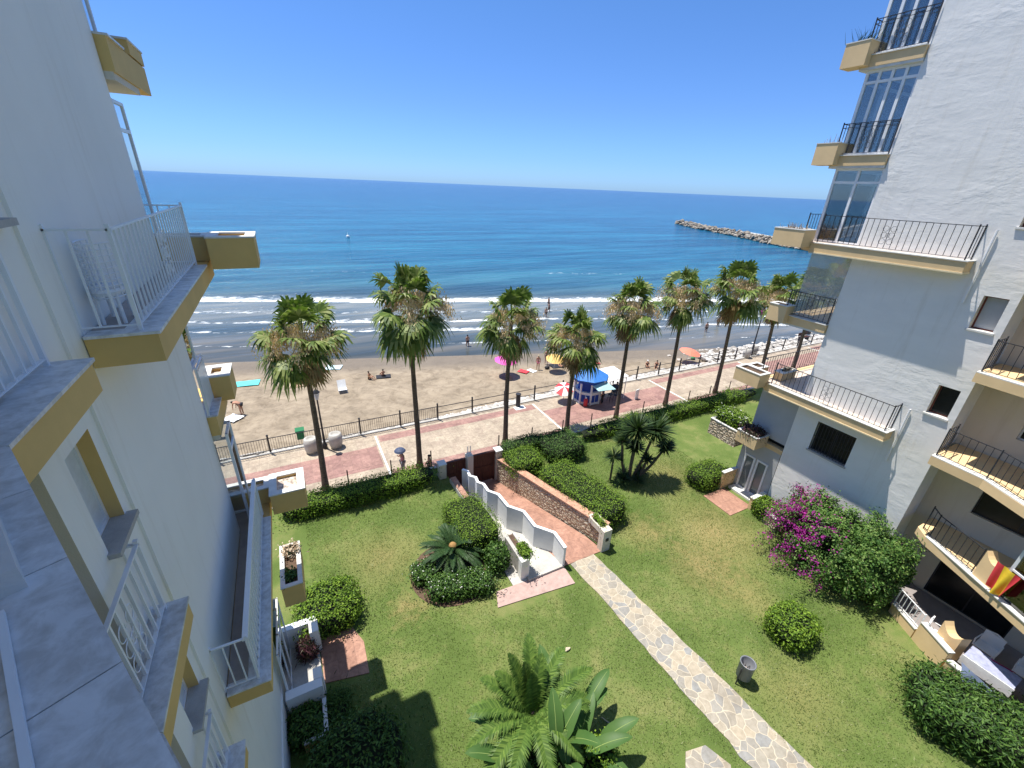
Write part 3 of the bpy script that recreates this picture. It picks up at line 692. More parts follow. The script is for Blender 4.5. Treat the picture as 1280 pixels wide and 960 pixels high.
def big_left(k, screen=False):
    z = lv(k) - .03
    b = slab(LB, [(FX + .01, 5.45), (-1.30, 5.45), (-1.30, 10.0), (-1.30, 10.4), (-9, 10.4), (-9, 9.37), (FX + .01, 9.37)], z, .34, M_ochreL, [], M_marble)
    c = MB(); c.prism([(FX + .02, 5.42), (-1.27, 5.42), (-1.27, 9.55), (-1.60, 9.55), (-1.60, 5.62), (FX + .02, 5.62)], z - .03, z); c.build('coping', M_marble, b)
    c = MB(); c.prism([(FX + .02, 5.62), (-1.6, 5.62), (-1.6, 10.1), (-8.9, 10.1), (-8.9, 9.22), (FX + .02, 9.22)], z - .029, z - .012); c.build('terrace_floor', mat('floor_tiles', (.42, .36, .32), .6, .15, 4, .1), b)
    railing(b, [(FX, 5.52), (-1.44, 5.52), (-1.44, 9.6), (-9, 9.6)] if k == 0 else [(FX, 5.52), (-1.44, 5.52), (-1.44, 9.7)], z, .98, M_white, .115, .018, scroll=(1,), post=.035)
    planter_box(b, -1.22, -.46, 9.7, 10.6, z - .12, z + .43, M_ochreL, th=.14)
    planter_box(b, -9, -1.24, 10.1, 10.58, z - .02, z + .41, M_ochreL, th=.1)
    if screen:
        s_ = MB(); s_.box(-1.475, -1.465, 5.62, 9.6, z + .08, z + .95); s_.build('privacy_screen', M_frost, b)
        s_ = MB(); s_.box(-1.49, -1.41, 5.5, 9.72, z + .95, z + 1.0); s_.build('handrail', M_white, b)
    return b
big_left(0); big_left(-2, True)
for k in (1, -1, 2, -3):
    z = lv(k) - .03; xo = {-1: -1.74, 1: -1.76, 2: -1.76}.get(k, FX + .012); ye = 11.0
    if k > 0: z += .32; ye = 11.75
    b = slab(LB, [(xo, 9.37), (xo, ye), (-9, ye), (-9, 9.37)], z, .46, M_ochreL, [[(xo + .03, 9.37), (xo + .03, 10.25), (xo - .3, 10.25), (xo - .3, 9.37)]], M_marble)
    st = MB(); st.box(-9, xo - .03, 9.37, 10.9, z - .56, z - .46); st.build('awning_box', M_cream, b)
    if k != -3: railing(b, [(-2.02 if k != -1 else -1.86, 9.40), (-2.02 if k != -1 else -1.86, 10.22), (-9, 10.22)], z, .98, M_white, .115, .02, post=.035, scroll=(0,))
    if k == -1: s_ = MB(); s_.box(-1.84, -1.835, 9.40, 10.2, z + .08, z + .95); s_.build('privacy_screen', M_frost, b)
    if k == -3: planter_box(b, -1.42, -.93, 9.35, 10.9, z + .05, z + .72, M_ochreL, th=.08, fill=M_soil)
    elif k == -1: planter_box(b, -2.0, -1.48, 10.3, 11.0, z - .12, z + .45, M_ochreL, th=.15)
    else: planter_box(b, -2.6, -1.755, 10.75, 11.78, z + .003, z + .20, M_ochreL, th=.12)
for k in (0, -1, -2, 1): enclosure(LB, {0: -1.93, -1: -1.93, -2: -1.66, 1: -1.98}[k], 1, 9.40, 9.98, lv(k) - .03 if k != -1 else lv(k) + .95, lv(k + 1) - .5, -8.5, 1, 6, .4, .05)
enclosure(LB, -1.75, 1, 8.62, 10.42, .1, 2.3, -6, 3, 5, .4, .045)
# the stack of small angled balconies by the camera
AD = np.array([.447, -.894])
def angled(k, near=False):
    z = lv(k); A = (-1.61, 4.63); B = (-1.61, 3.16); C = (B[0] + AD[0] * 5.2, B[1] + AD[1] * 5.2)
    if near: C = (B[0] + AD[0] * 6.5, B[1] + AD[1] * 6.5)
    b = slab(LB, [A, (NX + .005, 4.63), (NX + .005, 3.88), (-3.19, 3.88), (-3.19, C[1]), C, B], z, .30, M_ochreL, [], M_marble)
    nn = np.array([-.894, -.447]) * (.40 if near else .27)
    c = MB(); e = .02
    c.prism([(A[0] + e, A[1] + e), (NX + .005, A[1] + e), (NX + .005, 3.86), (-1.93, 3.86), (-1.93, 3.2), (B[0] + e, B[1])], z - .03, z)
    # angled run laid in separate marble slabs with thin joints
    L = 5.2 if not near else 6.5; s0 = .0; Bx = np.array(B) + [e, 0]
    cuts = [0.03, .62, 1.32, 2.02, 2.72, 3.42, 4.12, 4.9, L]
    for a0, a1 in zip(cuts, cuts[1:]):
        p0 = Bx + AD * a0; p1 = Bx + AD * (a1 - .006); c.prism([p0, p0 + nn, p1 + nn, p1], z - .03, z)
    c.prism([B, Bx + AD * .026, Bx + nn + AD * .026, (-1.93, 3.19)][::-1], z - .03, z - .001)
    c.build('coping', M_marble, b)
    f = MB(); f.prism([(NX, 3.86), (-1.95, 3.86), (-1.95, 3.1), tuple(Bx + nn * 1.02), tuple(Bx + AD * L + nn * 1.02), (-3.18, C[1]), (-3.18, 3.86)], z - .029, z - .015); f.build('balcony_floor', mat('floor_tiles_dark', (.34, .32, .30), .6, .15, 4, .1), b)
    r0 = Bx + nn * .95
    if near:
        railing(b, [(-1.86, 4.56), (-1.86, 3.1)], z, .95, M_white, .115, .022, post=.035)
        q = MB(); p0 = np.array([-1.08, 1.86]); p1 = p0 - AD * .72; nq = np.array([-.894, -.447]) * .42
        q.prism([p0, p1, p1 + nq, p0 + nq], z, z + .10); q.build('pier', plaster('rough_white_render', (.66, .64, .60), True, .6), b)
        q = MB(); q.beam((*(p0 + nn * .2 + AD * .1), z + .015), (*(r0 + AD * 5.2), z + .015), .022, .02); q.build('rail_foot', M_white, b)
    else:
        railing(b, [(NX, 4.57), (-1.80, 4.57), (-1.80, 3.1), tuple(r0 + AD * 4.9)], z, .95, M_white, .115, .026, scroll=(1,), post=.04)
    return b
angled(0, True)
for k in (-1, -2, -3, 2): angled(k)  # level two slab lies out of view, added to shade the marble ledge
# left ground-floor terrace
LT = thing('terrace_wall', 'low white wall with a square gatepost round the left ground-floor terrace', 'wall', (-1.2, 9.5, 0))
lowwall(LT, (-1.8, 10.52), (-.92, 10.52), .85, m=M_wallL, cap=M_white); lowwall(LT, (-1.8, 8.45), (-.92, 8.45), .85, .2, m=M_wallL, cap=M_white)
mb = MB(); mb.box(-1.12, -.88, 10.0, 10.4, -.1, .95); mb.box(-1.12, -.90, 8.58, 8.9, -.1, .9); mb.build('post', M_wallL, LT)
GW = thing('planting_wall', 'low ochre kerb wall holding the shaded ivy bed on the left', 'wall', (-1.0, 7.9, 0))
lowwall(GW, (-.95, 8.32), (-.97, 7.45), .35, .08, m=M_ochreL, cap=M_white); lowwall(GW, (-.99, 7.42), (-1.5, 7.42), .35, .08, m=M_ochreL, cap=M_white)

# chair on the left balcony
CH = thing('lounge_chair', 'white plastic chair with woven barrel back on the left balcony', 'chair', (-1.74, 6.05, 11.70))
mb = MB(); cx, cy, cz = -1.72, 6.0, 11.70
def arc_pts(r, z, a0=-2.3, a1=2.3, n=14): return [(cx + r * .55 * math.sin(a), cy - r * math.cos(a) + .05, z) for a in np.linspace(a0, a1, n)]
for zz in np.linspace(.28, .82, 10): mb.tube(arc_pts(.27, cz + zz), .008, 4)
for a in np.linspace(-2.3, 2.3, 15): mb.tube([(cx + .27 * .55 * math.sin(a), cy - .27 * math.cos(a) + .05, cz + zz) for zz in (.28, .82)], .008, 4)
mb.build('woven_back', M_white, CH)
mb = MB(); mb.lathe([(.0, .30), (.22, .30), (.24, .34), (.22, .37), (0, .38)], (0, 0, 0), 14)
for a in mb.v: a[:, 0] = a[:, 0] * .6 + cx; a[:, 1] += cy; a[:, 2] += cz
mb.build('seat', M_white, CH)
for dx, dy in ((-.09, -.17), (.09, -.17), (-.09, .17), (.09, .17)):
    mb = MB(); mb.tube([(cx + dx, cy + dy, cz), (cx + dx * .9, cy + dy * .9, cz + .32)], .018, 6); mb.build('leg', M_white, CH)

# ------------------------------------------------------------------ vegetation kit
def unit(v): return v / (np.linalg.norm(v, axis=-1, keepdims=True) + 1e-9)
def leaves(mb, P, N, L, W, r=rng, spread=.9):
    """pointed quad leaves at P growing roughly along N"""
    n = len(P); T = unit(np.cross(N, r.normal(size=(n, 3)))); D = unit(T + N * r.uniform(-.05, .75, (n, 1)) + r.normal(size=(n, 3)) * spread * .28)
    S = unit(np.cross(D, N + r.normal(size=(n, 3)) * spread * .45)); l = L * r.uniform(.6, 1.3, (n, 1)); w = W * r.uniform(.7, 1.2, (n, 1))
    Up = np.cross(S, D)
    mb.addq(np.stack([P, P + D * l * .45 + S * w * .5 + Up * w * .15, P + D * l, P + D * l * .45 - S * w * .5 + Up * w * .15], 1))
def superpts(n, rad, e, r=rng):
    """points on a rounded box / ellipsoid (unit superellipsoid scaled by rad), and outward normals"""
    a = np.array([rad[1] * rad[2], rad[0] * rad[2], rad[0] * rad[1]]); f = r.choice(3, n, p=a / a.sum())
    c = r.uniform(-1, 1, (n, 3)); c[np.arange(n), f] = r.choice([-1, 1], n)
    k = (np.abs(c) ** e).sum(1) ** (1 / e); c = c / k[:, None]
    N = np.sign(c) * np.abs(c) ** (e - 1) / np.array(rad); return c * np.array(rad), unit(N)
def bush(name, label, cat, c, rad, e=2.6, n=4000, L=.08, W=.045, m=None, amp=.12, shell=.16, ang=0, group=None, root=None, seed=1, extra=None, spread=.9, part='foliage', ztilt=None):
    """c = centre at the base"""
    r = np.random.default_rng(seed); m = m or M_hedge
    t = root or thing(name, label, cat, (c[0], c[1], c[2]), group)
    P, N = superpts(n, rad, e, r)
    def place(P, amp_):
        q = P * (1 + amp_ * wob(P * 1.6 + seed, seed) + amp_ * .45 * wob(P * 5.5 + seed, seed + 3))[:, None]
        q = q + np.array([0, 0, rad[2] * .92]); ca, sa = math.cos(ang), math.sin(ang)
        o = np.stack([q[:, 0] * ca - q[:, 1] * sa, q[:, 0] * sa + q[:, 1] * ca, q[:, 2]], 1) + np.array(c)
        o[:, 2] = np.maximum(o[:, 2], c[2] + .01); return o
    dpt = 1 - (r.random(n) ** 1.7)[:, None] * shell / min(rad); k_ = r.random(n) < .07; dpt[k_] = 1 + r.random((k_.sum(), 1)) * .13 / min(rad)
    Q = place(P * dpt, amp); ca, sa = math.cos(ang), math.sin(ang)
    NN = np.stack([N[:, 0] * ca - N[:, 1] * sa, N[:, 0] * sa + N[:, 1] * ca, N[:, 2]], 1)
    # gaps: drop leaves in patchy places
    keep = (wob(Q * 4.2, seed + 9) + r.normal(size=n) * .35) > -.62
    mb = MB(); leaves(mb, Q[keep], NN[keep], L, W, r, spread); mb.build(part, m, t)
    import bmesh
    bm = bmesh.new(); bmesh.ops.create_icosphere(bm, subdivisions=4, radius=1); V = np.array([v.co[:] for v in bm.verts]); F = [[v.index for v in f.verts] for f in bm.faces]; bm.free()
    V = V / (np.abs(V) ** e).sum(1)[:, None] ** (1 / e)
    core = MB(); core.add(place(V * (np.array(rad) - shell * .75), amp), F); core.build('dark_shade_core', M_core, t)  # solid dark core, no real stems; paints the shade inside the bush
    if extra:
        m2, frac, lo, L2 = extra
        k = int(n * frac); i = r.choice(n, k); j = i[(N[i, 2] > lo)]
        mb = MB(); leaves(mb, Q[j] + NN[j] * .03, NN[j], L2, L2 * .8, r, .6); mb.build('blossoms', m2, t)
    return t

# washingtonia crowns (three variants)
def fan_leaf(mb, o, d, Lp, Rb, r, droop):
    d = unit(d); side = unit(np.cross(d, [0, 0, 1.])) if abs(d[2]) < .95 else np.array([1., 0, 0]); upn = np.cross(side, d)
    pts = [o + d * Lp * t + np.array([0, 0, -1.]) * droop * .35 * t * t for t in (0, .5, 1)]
    dd = unit(pts[2] - pts[1])
    for a, b in ((0, 1), (1, 2)):
        mb.addq([[pts[a] - side * .02, pts[a] + side * .02, pts[b] + side * .014, pts[b] - side * .014]])
    n = 19; roll = r.uniform(-.5, .5); side2 = side * math.cos(roll) + upn * math.sin(roll); up2 = np.cross(side2, dd); Q = []
    for i in range(n):
        a = (i / (n - 1) * 2 - 1) * 1.75; rr = Rb * (1 - .22 * abs(a) / 1.5) * r.uniform(.88, 1.1)
        ray = dd * math.cos(a) + side2 * math.sin(a) + up2 * (.16 * math.cos(a * 1.1) + (.09 if i % 2 else -.04))
        tang = -dd * math.sin(a) + side2 * math.cos(a)
        def pt(s): return pts[2] + ray * rr * s + np.array([0, 0, -1.]) * (droop * .75 * s ** 2.6 * rr)
        w = [.02, .085 * Rb, .055 * Rb, .006]; s = [.0, .5, .78, 1.]; P = [pt(x) for x in s]
        if r.random() < .7: P[3] = P[3] + np.array([r.normal() * .05, r.normal() * .05, -.22 * Rb * r.random()])
        for k in range(3): Q.append([P[k] - tang * w[k], P[k] + tang * w[k], P[k + 1] + tang * w[k + 1], P[k + 1] - tang * w[k + 1]])
    mb.addq(Q)
def crown_parts(seed):
    r = np.random.default_rng(seed); g, t, dry = MB(), MB(), MB()
    n = 31
    for i in range(n):
        f = i / n; el = R(82 - 104 * f ** .9 + r.normal() * 10); az = i * 2.39996 + r.normal() * .25
        d = np.array([math.cos(el) * math.cos(az), math.cos(el) * math.sin(az), math.sin(el)])
        fan_leaf(g, np.array([0, 0, .25 - .45 * f]), d, r.uniform(.85, 1.4) * (1.05 - .28 * f ** 3), r.uniform(.72, .98), r, .3 + .75 * f)
    for i in range(34):      # dead skirt
        az = r.uniform(0, 6.28); el = R(r.uniform(-87, -48)); d = np.array([math.cos(el) * math.cos(az), math.cos(el) * math.sin(az), math.sin(el)])
        fan_leaf(dry, np.array([0, 0, -.05 - .55 * r.random()]), d, r.uniform(.25, .8), r.uniform(.45, .75), r, .7)
    for i in range(17):      # drooping straw-coloured flower sprays
        az = r.uniform(0, 6.28); L = r.uniform(.9, 1.75); prev = None; P0 = np.array([0, 0, .35])
        dirh = np.array([math.cos(az), math.sin(az), 0])
        for k in range(300):
            s = r.uniform(.3, 1) ** .8; p = P0 + dirh * L * s + np.array([0, 0, .62 * s - 1.2 * s ** 2.4]); p = p + r.normal(size=3) * np.array([.13, .13, .22])
            dr = unit(np.array([r.normal() * .3, r.normal() * .3, -1.])); sd = unit(np.cross(dr, r.normal(size=3))); l = r.uniform(.06, .18)
            t.addq([[p, p + sd * .022 + dr * l * .5, p + dr * l, p - sd * .022 + dr * l * .5]])
    return g, t, dry
CROWNS = [crown_parts(s) for s in (3, 11, 23)]
PM = {}
def fan_palm(i, x, y, ztop, label, rot, sc_=1., lean=(0, 0)):
    """ztop = height of the crown heart"""
    v = i % 3
    t = thing('fan_palm', label, 'palm tree', (x, y, PROM), 'fan palms along the promenade')
    H = ztop - PROM; rr = np.random.default_rng(50 + i)
    mb = MB(); pts = []; rad = []
    for k in range(17):
        f = k / 16; pts.append((x + lean[0] * f ** 1.4 + .03 * math.sin(f * 5 + i), y + lean[1] * f ** 1.4, PROM + H * f)); rad.append(.145 - .045 * min(1, f * 1.15) + .05 * math.exp(-f * 22) + .006 * (k % 2))
    mb.tube(pts, rad, 12); mb.build('trunk', M_trunk, t, smooth=True)
    names = (('crown', M_palm), ('flower_sprays', M_tan), ('dead_fronds', M_deadf))
    if v not in PM:
        PM[v] = []
        for (nm, m), q in zip(names, CROWNS[v]):
            o = q.build(nm, m, None, (0, 0, 0)); PM[v].append(o.data); bpy.data.objects.remove(o)
    for (nm, m), me in zip(names, PM[v]):
        o = bpy.data.objects.new(nm, me); COL.objects.link(o); o.parent = t
        o.location = (lean[0], lean[1], H - .1); o.rotation_euler = (0, 0, rot); o.scale = (sc_ * 1.08, sc_ * 1.08, sc_ * (.96 + .02 * (i % 4)))
    return t
palms = [(0.0, 19.45, 6.95, 'fan palm nearest the left apartment block, beside the street lamp', .3, .98, (.15, 0)),
         (4.75, 19.3, 8.0, 'tallest fan palm, standing behind the left hedge near the woman with the umbrella', 1.7, 1.08, (.02, 0)),
         (10.1, 19.6, 6.65, 'fan palm just right of the wooden gates, before the pink parasol', 2.9, .98, (.1, 0)),
         (14.45, 19.4, 5.25, 'shortest fan palm, directly in front of the blue kiosk', 4.1, .95, (0, 0)),
         (18.6, 19.5, 6.75, 'fan palm immediately right of the blue kiosk', 5.0, .98, (-.15, 0)),
         (23.3, 19.6, 7.15, 'fan palm behind the yucca clump, its crown touching the breakers', .9, 1., (-.35, 0)),
         (28.6, 19.6, 7.2, 'fan palm nearest the right block whose whole trunk is in view', 2.2, 1.05, (-.45, 0)),
         (34.2, 19.8, 6.2, 'fan palm rising behind the upper corner planter of the right block', 3.3, 1.0, (-.5, 0)),
         (39.6, 20.2, 6.3, 'farthest fan palm, mostly behind the iron balcony of the right block', 4.6, 1., (-.5, 0)),
         (45.5, 20.5, 7.4, 'fan palm seen only through the glass screen of the right block', 5.3, 1.15, (-.3, 0))]
for i, p in enumerate(palms): fan_palm(i, p[0], p[1], p[2], p[3], p[4], p[5], p[6])

# hedges and shrubs --------------------------------------------------
bush('hedge', 'long low clipped hedge between the left lawn and the promenade', 'hedge', (1.45, 16.75, 0), (3.45, .62, .42), 5, 15000, .085, .045, M_hedge, .05, .2, seed=2)
bush('hedge', 'long clipped hedge along the promenade running behind the yucca clump to the right block', 'hedge', (21.2, 16.75, 0), (7.6, .60, .40), 5, 21000, .09, .05, M_hedge, .06, .2, seed=3)
bush('hedge', 'big clipped rectangular hedge behind the rubble stone wall', 'hedge', (10.35, 12.35, 0), (1.0, 2.15, .62), 6, 19000, .07, .04, M_hedge, .05, .16, ang=.20, seed=4)
bush('hedge', 'bright green clipped square hedge to the left of the folded white wall', 'hedge', (5.05, 12.5, 0), (.85, 1.35, .66), 6, 13000, .06, .036, M_hedge, .05, .15, ang=.05, seed=5)
bush('shrub', 'rounded dark shrub beside the right-hand gate', 'shrub', (9.2, 15.7, 0), (1.0, .9, .52), 3.4, 7500, .08, .045, M_hedge, .09, .16, seed=6)
bush('shrub', 'rounded shrub behind the dark one, next to the foot of the third palm', 'shrub', (9.9, 17.0, -.2), (1.5, .55, .6), 3.4, 6500, .08, .045, M_hedge2, .09, .16, seed=7)
bush('shrub', 'large dark rounded shrub between the rubble wall hedge and the fence', 'shrub', (11.75, 16.1, 0), (1.25, 1.15, .58), 3.2, 9500, .08, .045, M_hedge2, .08, .16, seed=8)
bush('shrub', 'round clipped bush alone on the lawn near the litter bin', 'bush', (12.95, 4.0, 0), (.78, .68, .50), 2.8, 5600, .085, .05, M_hedge, .10, .18, seed=9)
bush('hedge', 'large leafy hedge in the lower right corner in front of the terrace', 'hedge', (14.75, -.25, 0), (.95, 1.75, .62), 4, 17000, .14, .04, M_hedge2, .08, .18, ang=.42, seed=10)
bush('shrub', 'rounded bush beside the ground-floor garden door', 'bush', (17.1, 11.0, 0), (1.15, .75, .52), 3.2, 7000, .07, .04, M_hedge, .08, .16, seed=11)
bush('shrub', 'rounded leafy bush beside the left ground-floor terrace', 'bush', (-.55, 11.1, 0), (1.05, .92, .52), 3, 8500, .09, .05, M_hedge, .09, .18, seed=12)
bush('shrub', 'low white-flowering shrub edging the round planting bed', 'shrub', (3.75, 10.25, 0), (1.25, .52, .32), 3, 6500, .09, .05, M_hedge2, .12, .16, ang=-.25, extra=(M_wflower, .03, .1, .05), seed=13)
bush('shrub', 'small white-flowering shrub at the left end of the planting bed', 'shrub', (2.75, 11.35, 0), (.55, .5, .28), 2.6, 2500, .09, .05, M_hedge2, .12, .16, extra=(M_wflower, .05, .1, .05), seed=14)
bush('shrub', 'upright dark shrub between the clipped square hedge and the white planter post', 'shrub', (5.35, 10.75, 0), (.45, .5, .5), 2.5, 2600, .13, .06, M_hedge2, .15, .16, seed=15)
bush('shrub', 'dark shaded shrub mass in the lower left corner', 'shrub', (-.4, 6.4, 0), (1.2, 1.2, .5), 2.6, 6000, .12, .05, M_hedge2, .15, .2, seed=16)
bush('ivy', 'ivy filling the shaded kerbed bed at the foot of the left block', 'ivy', (-1.42, 7.9, 0), (.4, .5, .30), 3, 2500, .08, .06, M_hedge2, .15, .12, seed=17)
bush('shrub', 'shaded strap-leaved shrub beside the kerbed ivy bed', 'shrub', (-.65, 8.0, 0), (.33, .62, .22), 2.5, 1500, .2, .025, M_hedge2, .15, .12, seed=19)
bush('potted_plant', 'dark spiky plant in a pot on the left ground-floor terrace', 'potted plant', (-1.25, 9.95, 0), (.26, .26, .4), 2, 900, .2, .03, M_redleaf, .15, .12, seed=20)
bush('shrub', 'dark olive shrub on the right edge behind the terrace furniture', 'shrub', (17.0, -.9, 0), (.5, .6, .7), 2.4, 2800, .07, .04, M_hedge2, .12, .16, seed=21)
bush('flowering_shrub', 'white-flowering shrub spilling from the stone-faced planter of the right block', 'shrub', (18.4, 11.35, 2.95), (.62, .95, .38), 2.3, 3600, .09, .05, M_hedge, .15, .2, extra=(M_wflower, .05, .2, .07), seed=22)
bush('purple_plant', 'dark purple plant in the first-floor corner planter of the right block', 'potted plant', (17.85, 9.85, 3.2), (.42, .50, .24), 2.3, 1500, .12, .05, M_redleaf, .2, .1, seed=23)
bush('shrub', 'leafy shrub in front of the garden door side wall, next to the purple climber', 'shrub', (17.55, 8.1, 0), (.5, .55, .48), 2.4, 2400, .1, .05, M_hedge, .15, .16, seed=24)
bush('planter_plant', 'green and dry leaves in the lower planter of the left block', 'potted plant', (-1.2, 9.75, 3.5), (.16, .3, .12), 2.2, 500, .09, .05, M_hedge2, .2, .1, seed=25)
bush('planter_plant', 'dry brown tuft at the far end of the lower planter of the left block', 'potted plant', (-1.15, 10.6, 3.62), (.24, .25, .12), 2.2, 600, .09, .04, M_dryleaf, .2, .1, seed=26)
bush('planter_plant', 'trailing geranium on the white planter post beside the grey ramp', 'potted plant', (6.18, 10.1, .86), (.24, .42, .17), 2.2, 900, .09, .05, M_hedge, .2, .1, extra=(M_pinkflower, .01, .2, .05) if 'M_pinkflower' in globals() else None, seed=27)
bush('planter_plant', 'leafy plant in the trough at the near end of the rubble wall', 'potted plant', (9.62, 10.15, 1.06), (.17, .42, .10), 2.4, 800, .07, .04, M_hedge, .2, .1, seed=28)
mb = MB()
for k in range(46):
    a = rng.uniform(0, 6.28); p = np.array([17.55 + rng.normal() * .12, 10.5 + rng.normal() * .25, lv(2) + .4]); l = rng.uniform(.15, .45)
    q = p + np.array([math.cos(a) * l * .7, math.sin(a) * l * .7, l]); mb.addq([[p + [.015, 0, 0], p - [.015, 0, 0], q - [.003, 0, 0], q + [.003, 0, 0]]])
for v in mb.v: v[:, 0] += .62
solo(mb, 'spiky_plant', M_yucca, 'dark spiky plant in the topmost planter of the right block', 'potted plant', (18.15, 10.45, lv(2) + .4))
def stalks(name, label, x0, x1, y0, y1, z, n, h, m):
    mb = MB()
    for k in range(n):
        p = np.array([rng.uniform(x0, x1), rng.uniform(y0, y1), z]); q = p + [rng.normal() * .05, rng.normal() * .05, rng.uniform(.3, 1) * h]
        mb.tube([p, q], [.014, .005], 4)
    solo(mb, name, m, label, 'potted plant', ((x0 + x1) / 2, (y0 + y1) / 2, z))
stalks('dry_plant', 'bare pale stalks in the long corner planter level with the camera on the right block', 17.3, 17.8, 10.05, 11, lv(0) + .3, 60, .35, M_dryleaf)
stalks('dry_plant', 'few bare stalks and a small spike in the second-highest planter of the right block', 18.0, 18.35, 10.2, 10.75, lv(1) + .3, 10, .4, M_dryleaf)

t = thing('garden_planter', 'cream planter wall between the garden door and the purple climber', 'planter', (17.6, 7.9, 0))
mb = MB(); mb.prism([(17.42, 8.58), (17.0, 7.2), (17.14, 7.16), (17.56, 8.56)][::-1], -.1, .55); mb.build('front', M_rubble, t)
mb = MB(); mb.prism([(17.40, 8.60), (16.97, 7.18), (17.17, 7.12), (17.60, 8.56)][::-1], .55, .60); mb.build('coping', M_copR, t)
# bougainvillea ------------------------------------------------------
def climber():
    r = np.random.default_rng(77); t = thing('bougainvillea', 'huge rambling climber with magenta bracts on its left side, against the right block', 'climbing shrub', (17.0, 5.0, 0))
    g, mg, br = MB(), MB(), MB()
    for k in range(270):
        a = r.uniform(-.15 * math.pi, 1.15 * math.pi) + math.pi / 2; el = r.uniform(.15, 1.45); L = r.uniform(.95, 2.15)
        o = np.array([17.3 + r.normal() * .3, 5.15 + r.normal() * .72, .5 + r.uniform(0, .9)])
        d = np.array([math.cos(a) * math.cos(el) * 1.15, math.sin(a) * math.cos(el) * 1.35, math.sin(el) * 1.25])
        s = np.linspace(0, 1, 9); C = o + d * L * s[:, None] + np.array([0, 0, -1.]) * (.85 * L * .55 * s[:, None] ** 2.6)
        C[:, 0] = np.minimum(C[:, 0], 18.22 - .1 * r.random()); C[:, 2] = np.maximum(C[:, 2], .1); C[:, 1] = np.clip(C[:, 1], 3.15, 7.5)
        br.tube(C, np.linspace(.018, .004, 9), 4, False)
        n = 300; u = r.uniform(.3, 1, n); P = np.stack([np.interp(u, s, C[:, i]) for i in range(3)], 1) + r.normal(size=(n, 3)) * (.05 + .09 * u[:, None])
        P[:, 0] = np.minimum(P[:, 0], 18.27); P = P[(P[:, 2] > .12 + .3 * r.random(len(P))) & (P[:, 1] > 3.05) & (P[:, 1] < 7.35 + .25 * r.normal(size=len(P)))]; n = len(P)
        if n < 3: continue
        N = unit(P - np.array([17.6, 5.0, .8]))
        sea = (P[:, 1] - 5.35) / 1.1 + wob(P * 1.8, 5) * .9 + (2.3 - P[:, 2]) * .1 - (P[:, 0] - 16.9) * .5
        isM = (sea > r.normal(size=n) * .3 + .45) & (wob(P * 2.7 + 3, 8) > -.05)
        leaves(g, P[~isM], N[~isM], .10, .065, r, .8); leaves(mg, P[isM], N[isM], .075, .065, r, .9)
    g.build('foliage', M_boug, t); mg.build('flowers', M_mag, t); br.build('branches', M_trunk, t)
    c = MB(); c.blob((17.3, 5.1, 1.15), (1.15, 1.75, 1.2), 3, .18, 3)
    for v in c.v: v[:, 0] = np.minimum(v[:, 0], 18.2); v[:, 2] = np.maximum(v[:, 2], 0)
    c.build('dark_shade_core', M_core, t)  # dark solid blob painting the shade within the climber
climber()
# bright green shrub at the climber's right foot
bush('shrub', 'bright green shrub at the right-hand foot of the purple climber', 'shrub', (17.35, 3.75, 0), (.7, .6, .75), 2.4, 5000, .1, .055, M_hedge, .18, .2, seed=31)

# grass blades (stuff) ------------------------------------------------
def grass():
    r = np.random.default_rng(5); n = 230000
    P = np.stack([r.uniform(-1, 18.2, n), r.uniform(-2.5, 17, n)], 1)
    x, y = P[:, 0], P[:, 1]
    bad = ((x > 5.3) & (x < 9.7) & (y > 9.4)) | ((y < 9.6) & (np.abs(x - 9.19 + (y - 1.5) * .075) < .57)) | ((x > 4.5) & (x < 7.8) & (y > 8.6) & (y < 9.7)) | ((x > 16) & (y > 8.6) & (y < 10.4)) | ((x < .35) & (y > 8.6) & (y < 10.5)) | (((x - 3.8) ** 2 / 3.4 + (y - 11.2) ** 2 / 2.6) < 1) | ((x > 16) & (y < 3)) | ((x > 6.8) & (x < 8.1) & (y > 1.9) & (y < 3.2))
    P = P[~bad]; n = len(P); dens = wob(np.c_[P * .9, np.zeros(n)], 3); P = P[(dens + r.normal(size=n) * .5) > -.7]; n = len(P)
    a = r.uniform(0, 6.28, n); h = r.uniform(.025, .06, n) * (1 + (r.random(n) < .06) * 1.0); w = r.uniform(.006, .013, n)
    B = np.c_[P, np.zeros(n)]; S = np.c_[np.cos(a) * w, np.sin(a) * w, np.zeros(n)]; T = B + np.c_[r.normal(size=n) * .03, r.normal(size=n) * .03, h]
    V = np.stack([B - S, B + S, T], 1).reshape(-1, 3); mb = MB(); mb.v.append(V); mb.f = (np.arange(n * 3).reshape(n, 3)).tolist(); mb.n = n * 3
    tag(mb.build('grass_blades', M_blade), 'short mown green grass covering the garden lawn', 'grass', kind='stuff')
grass()

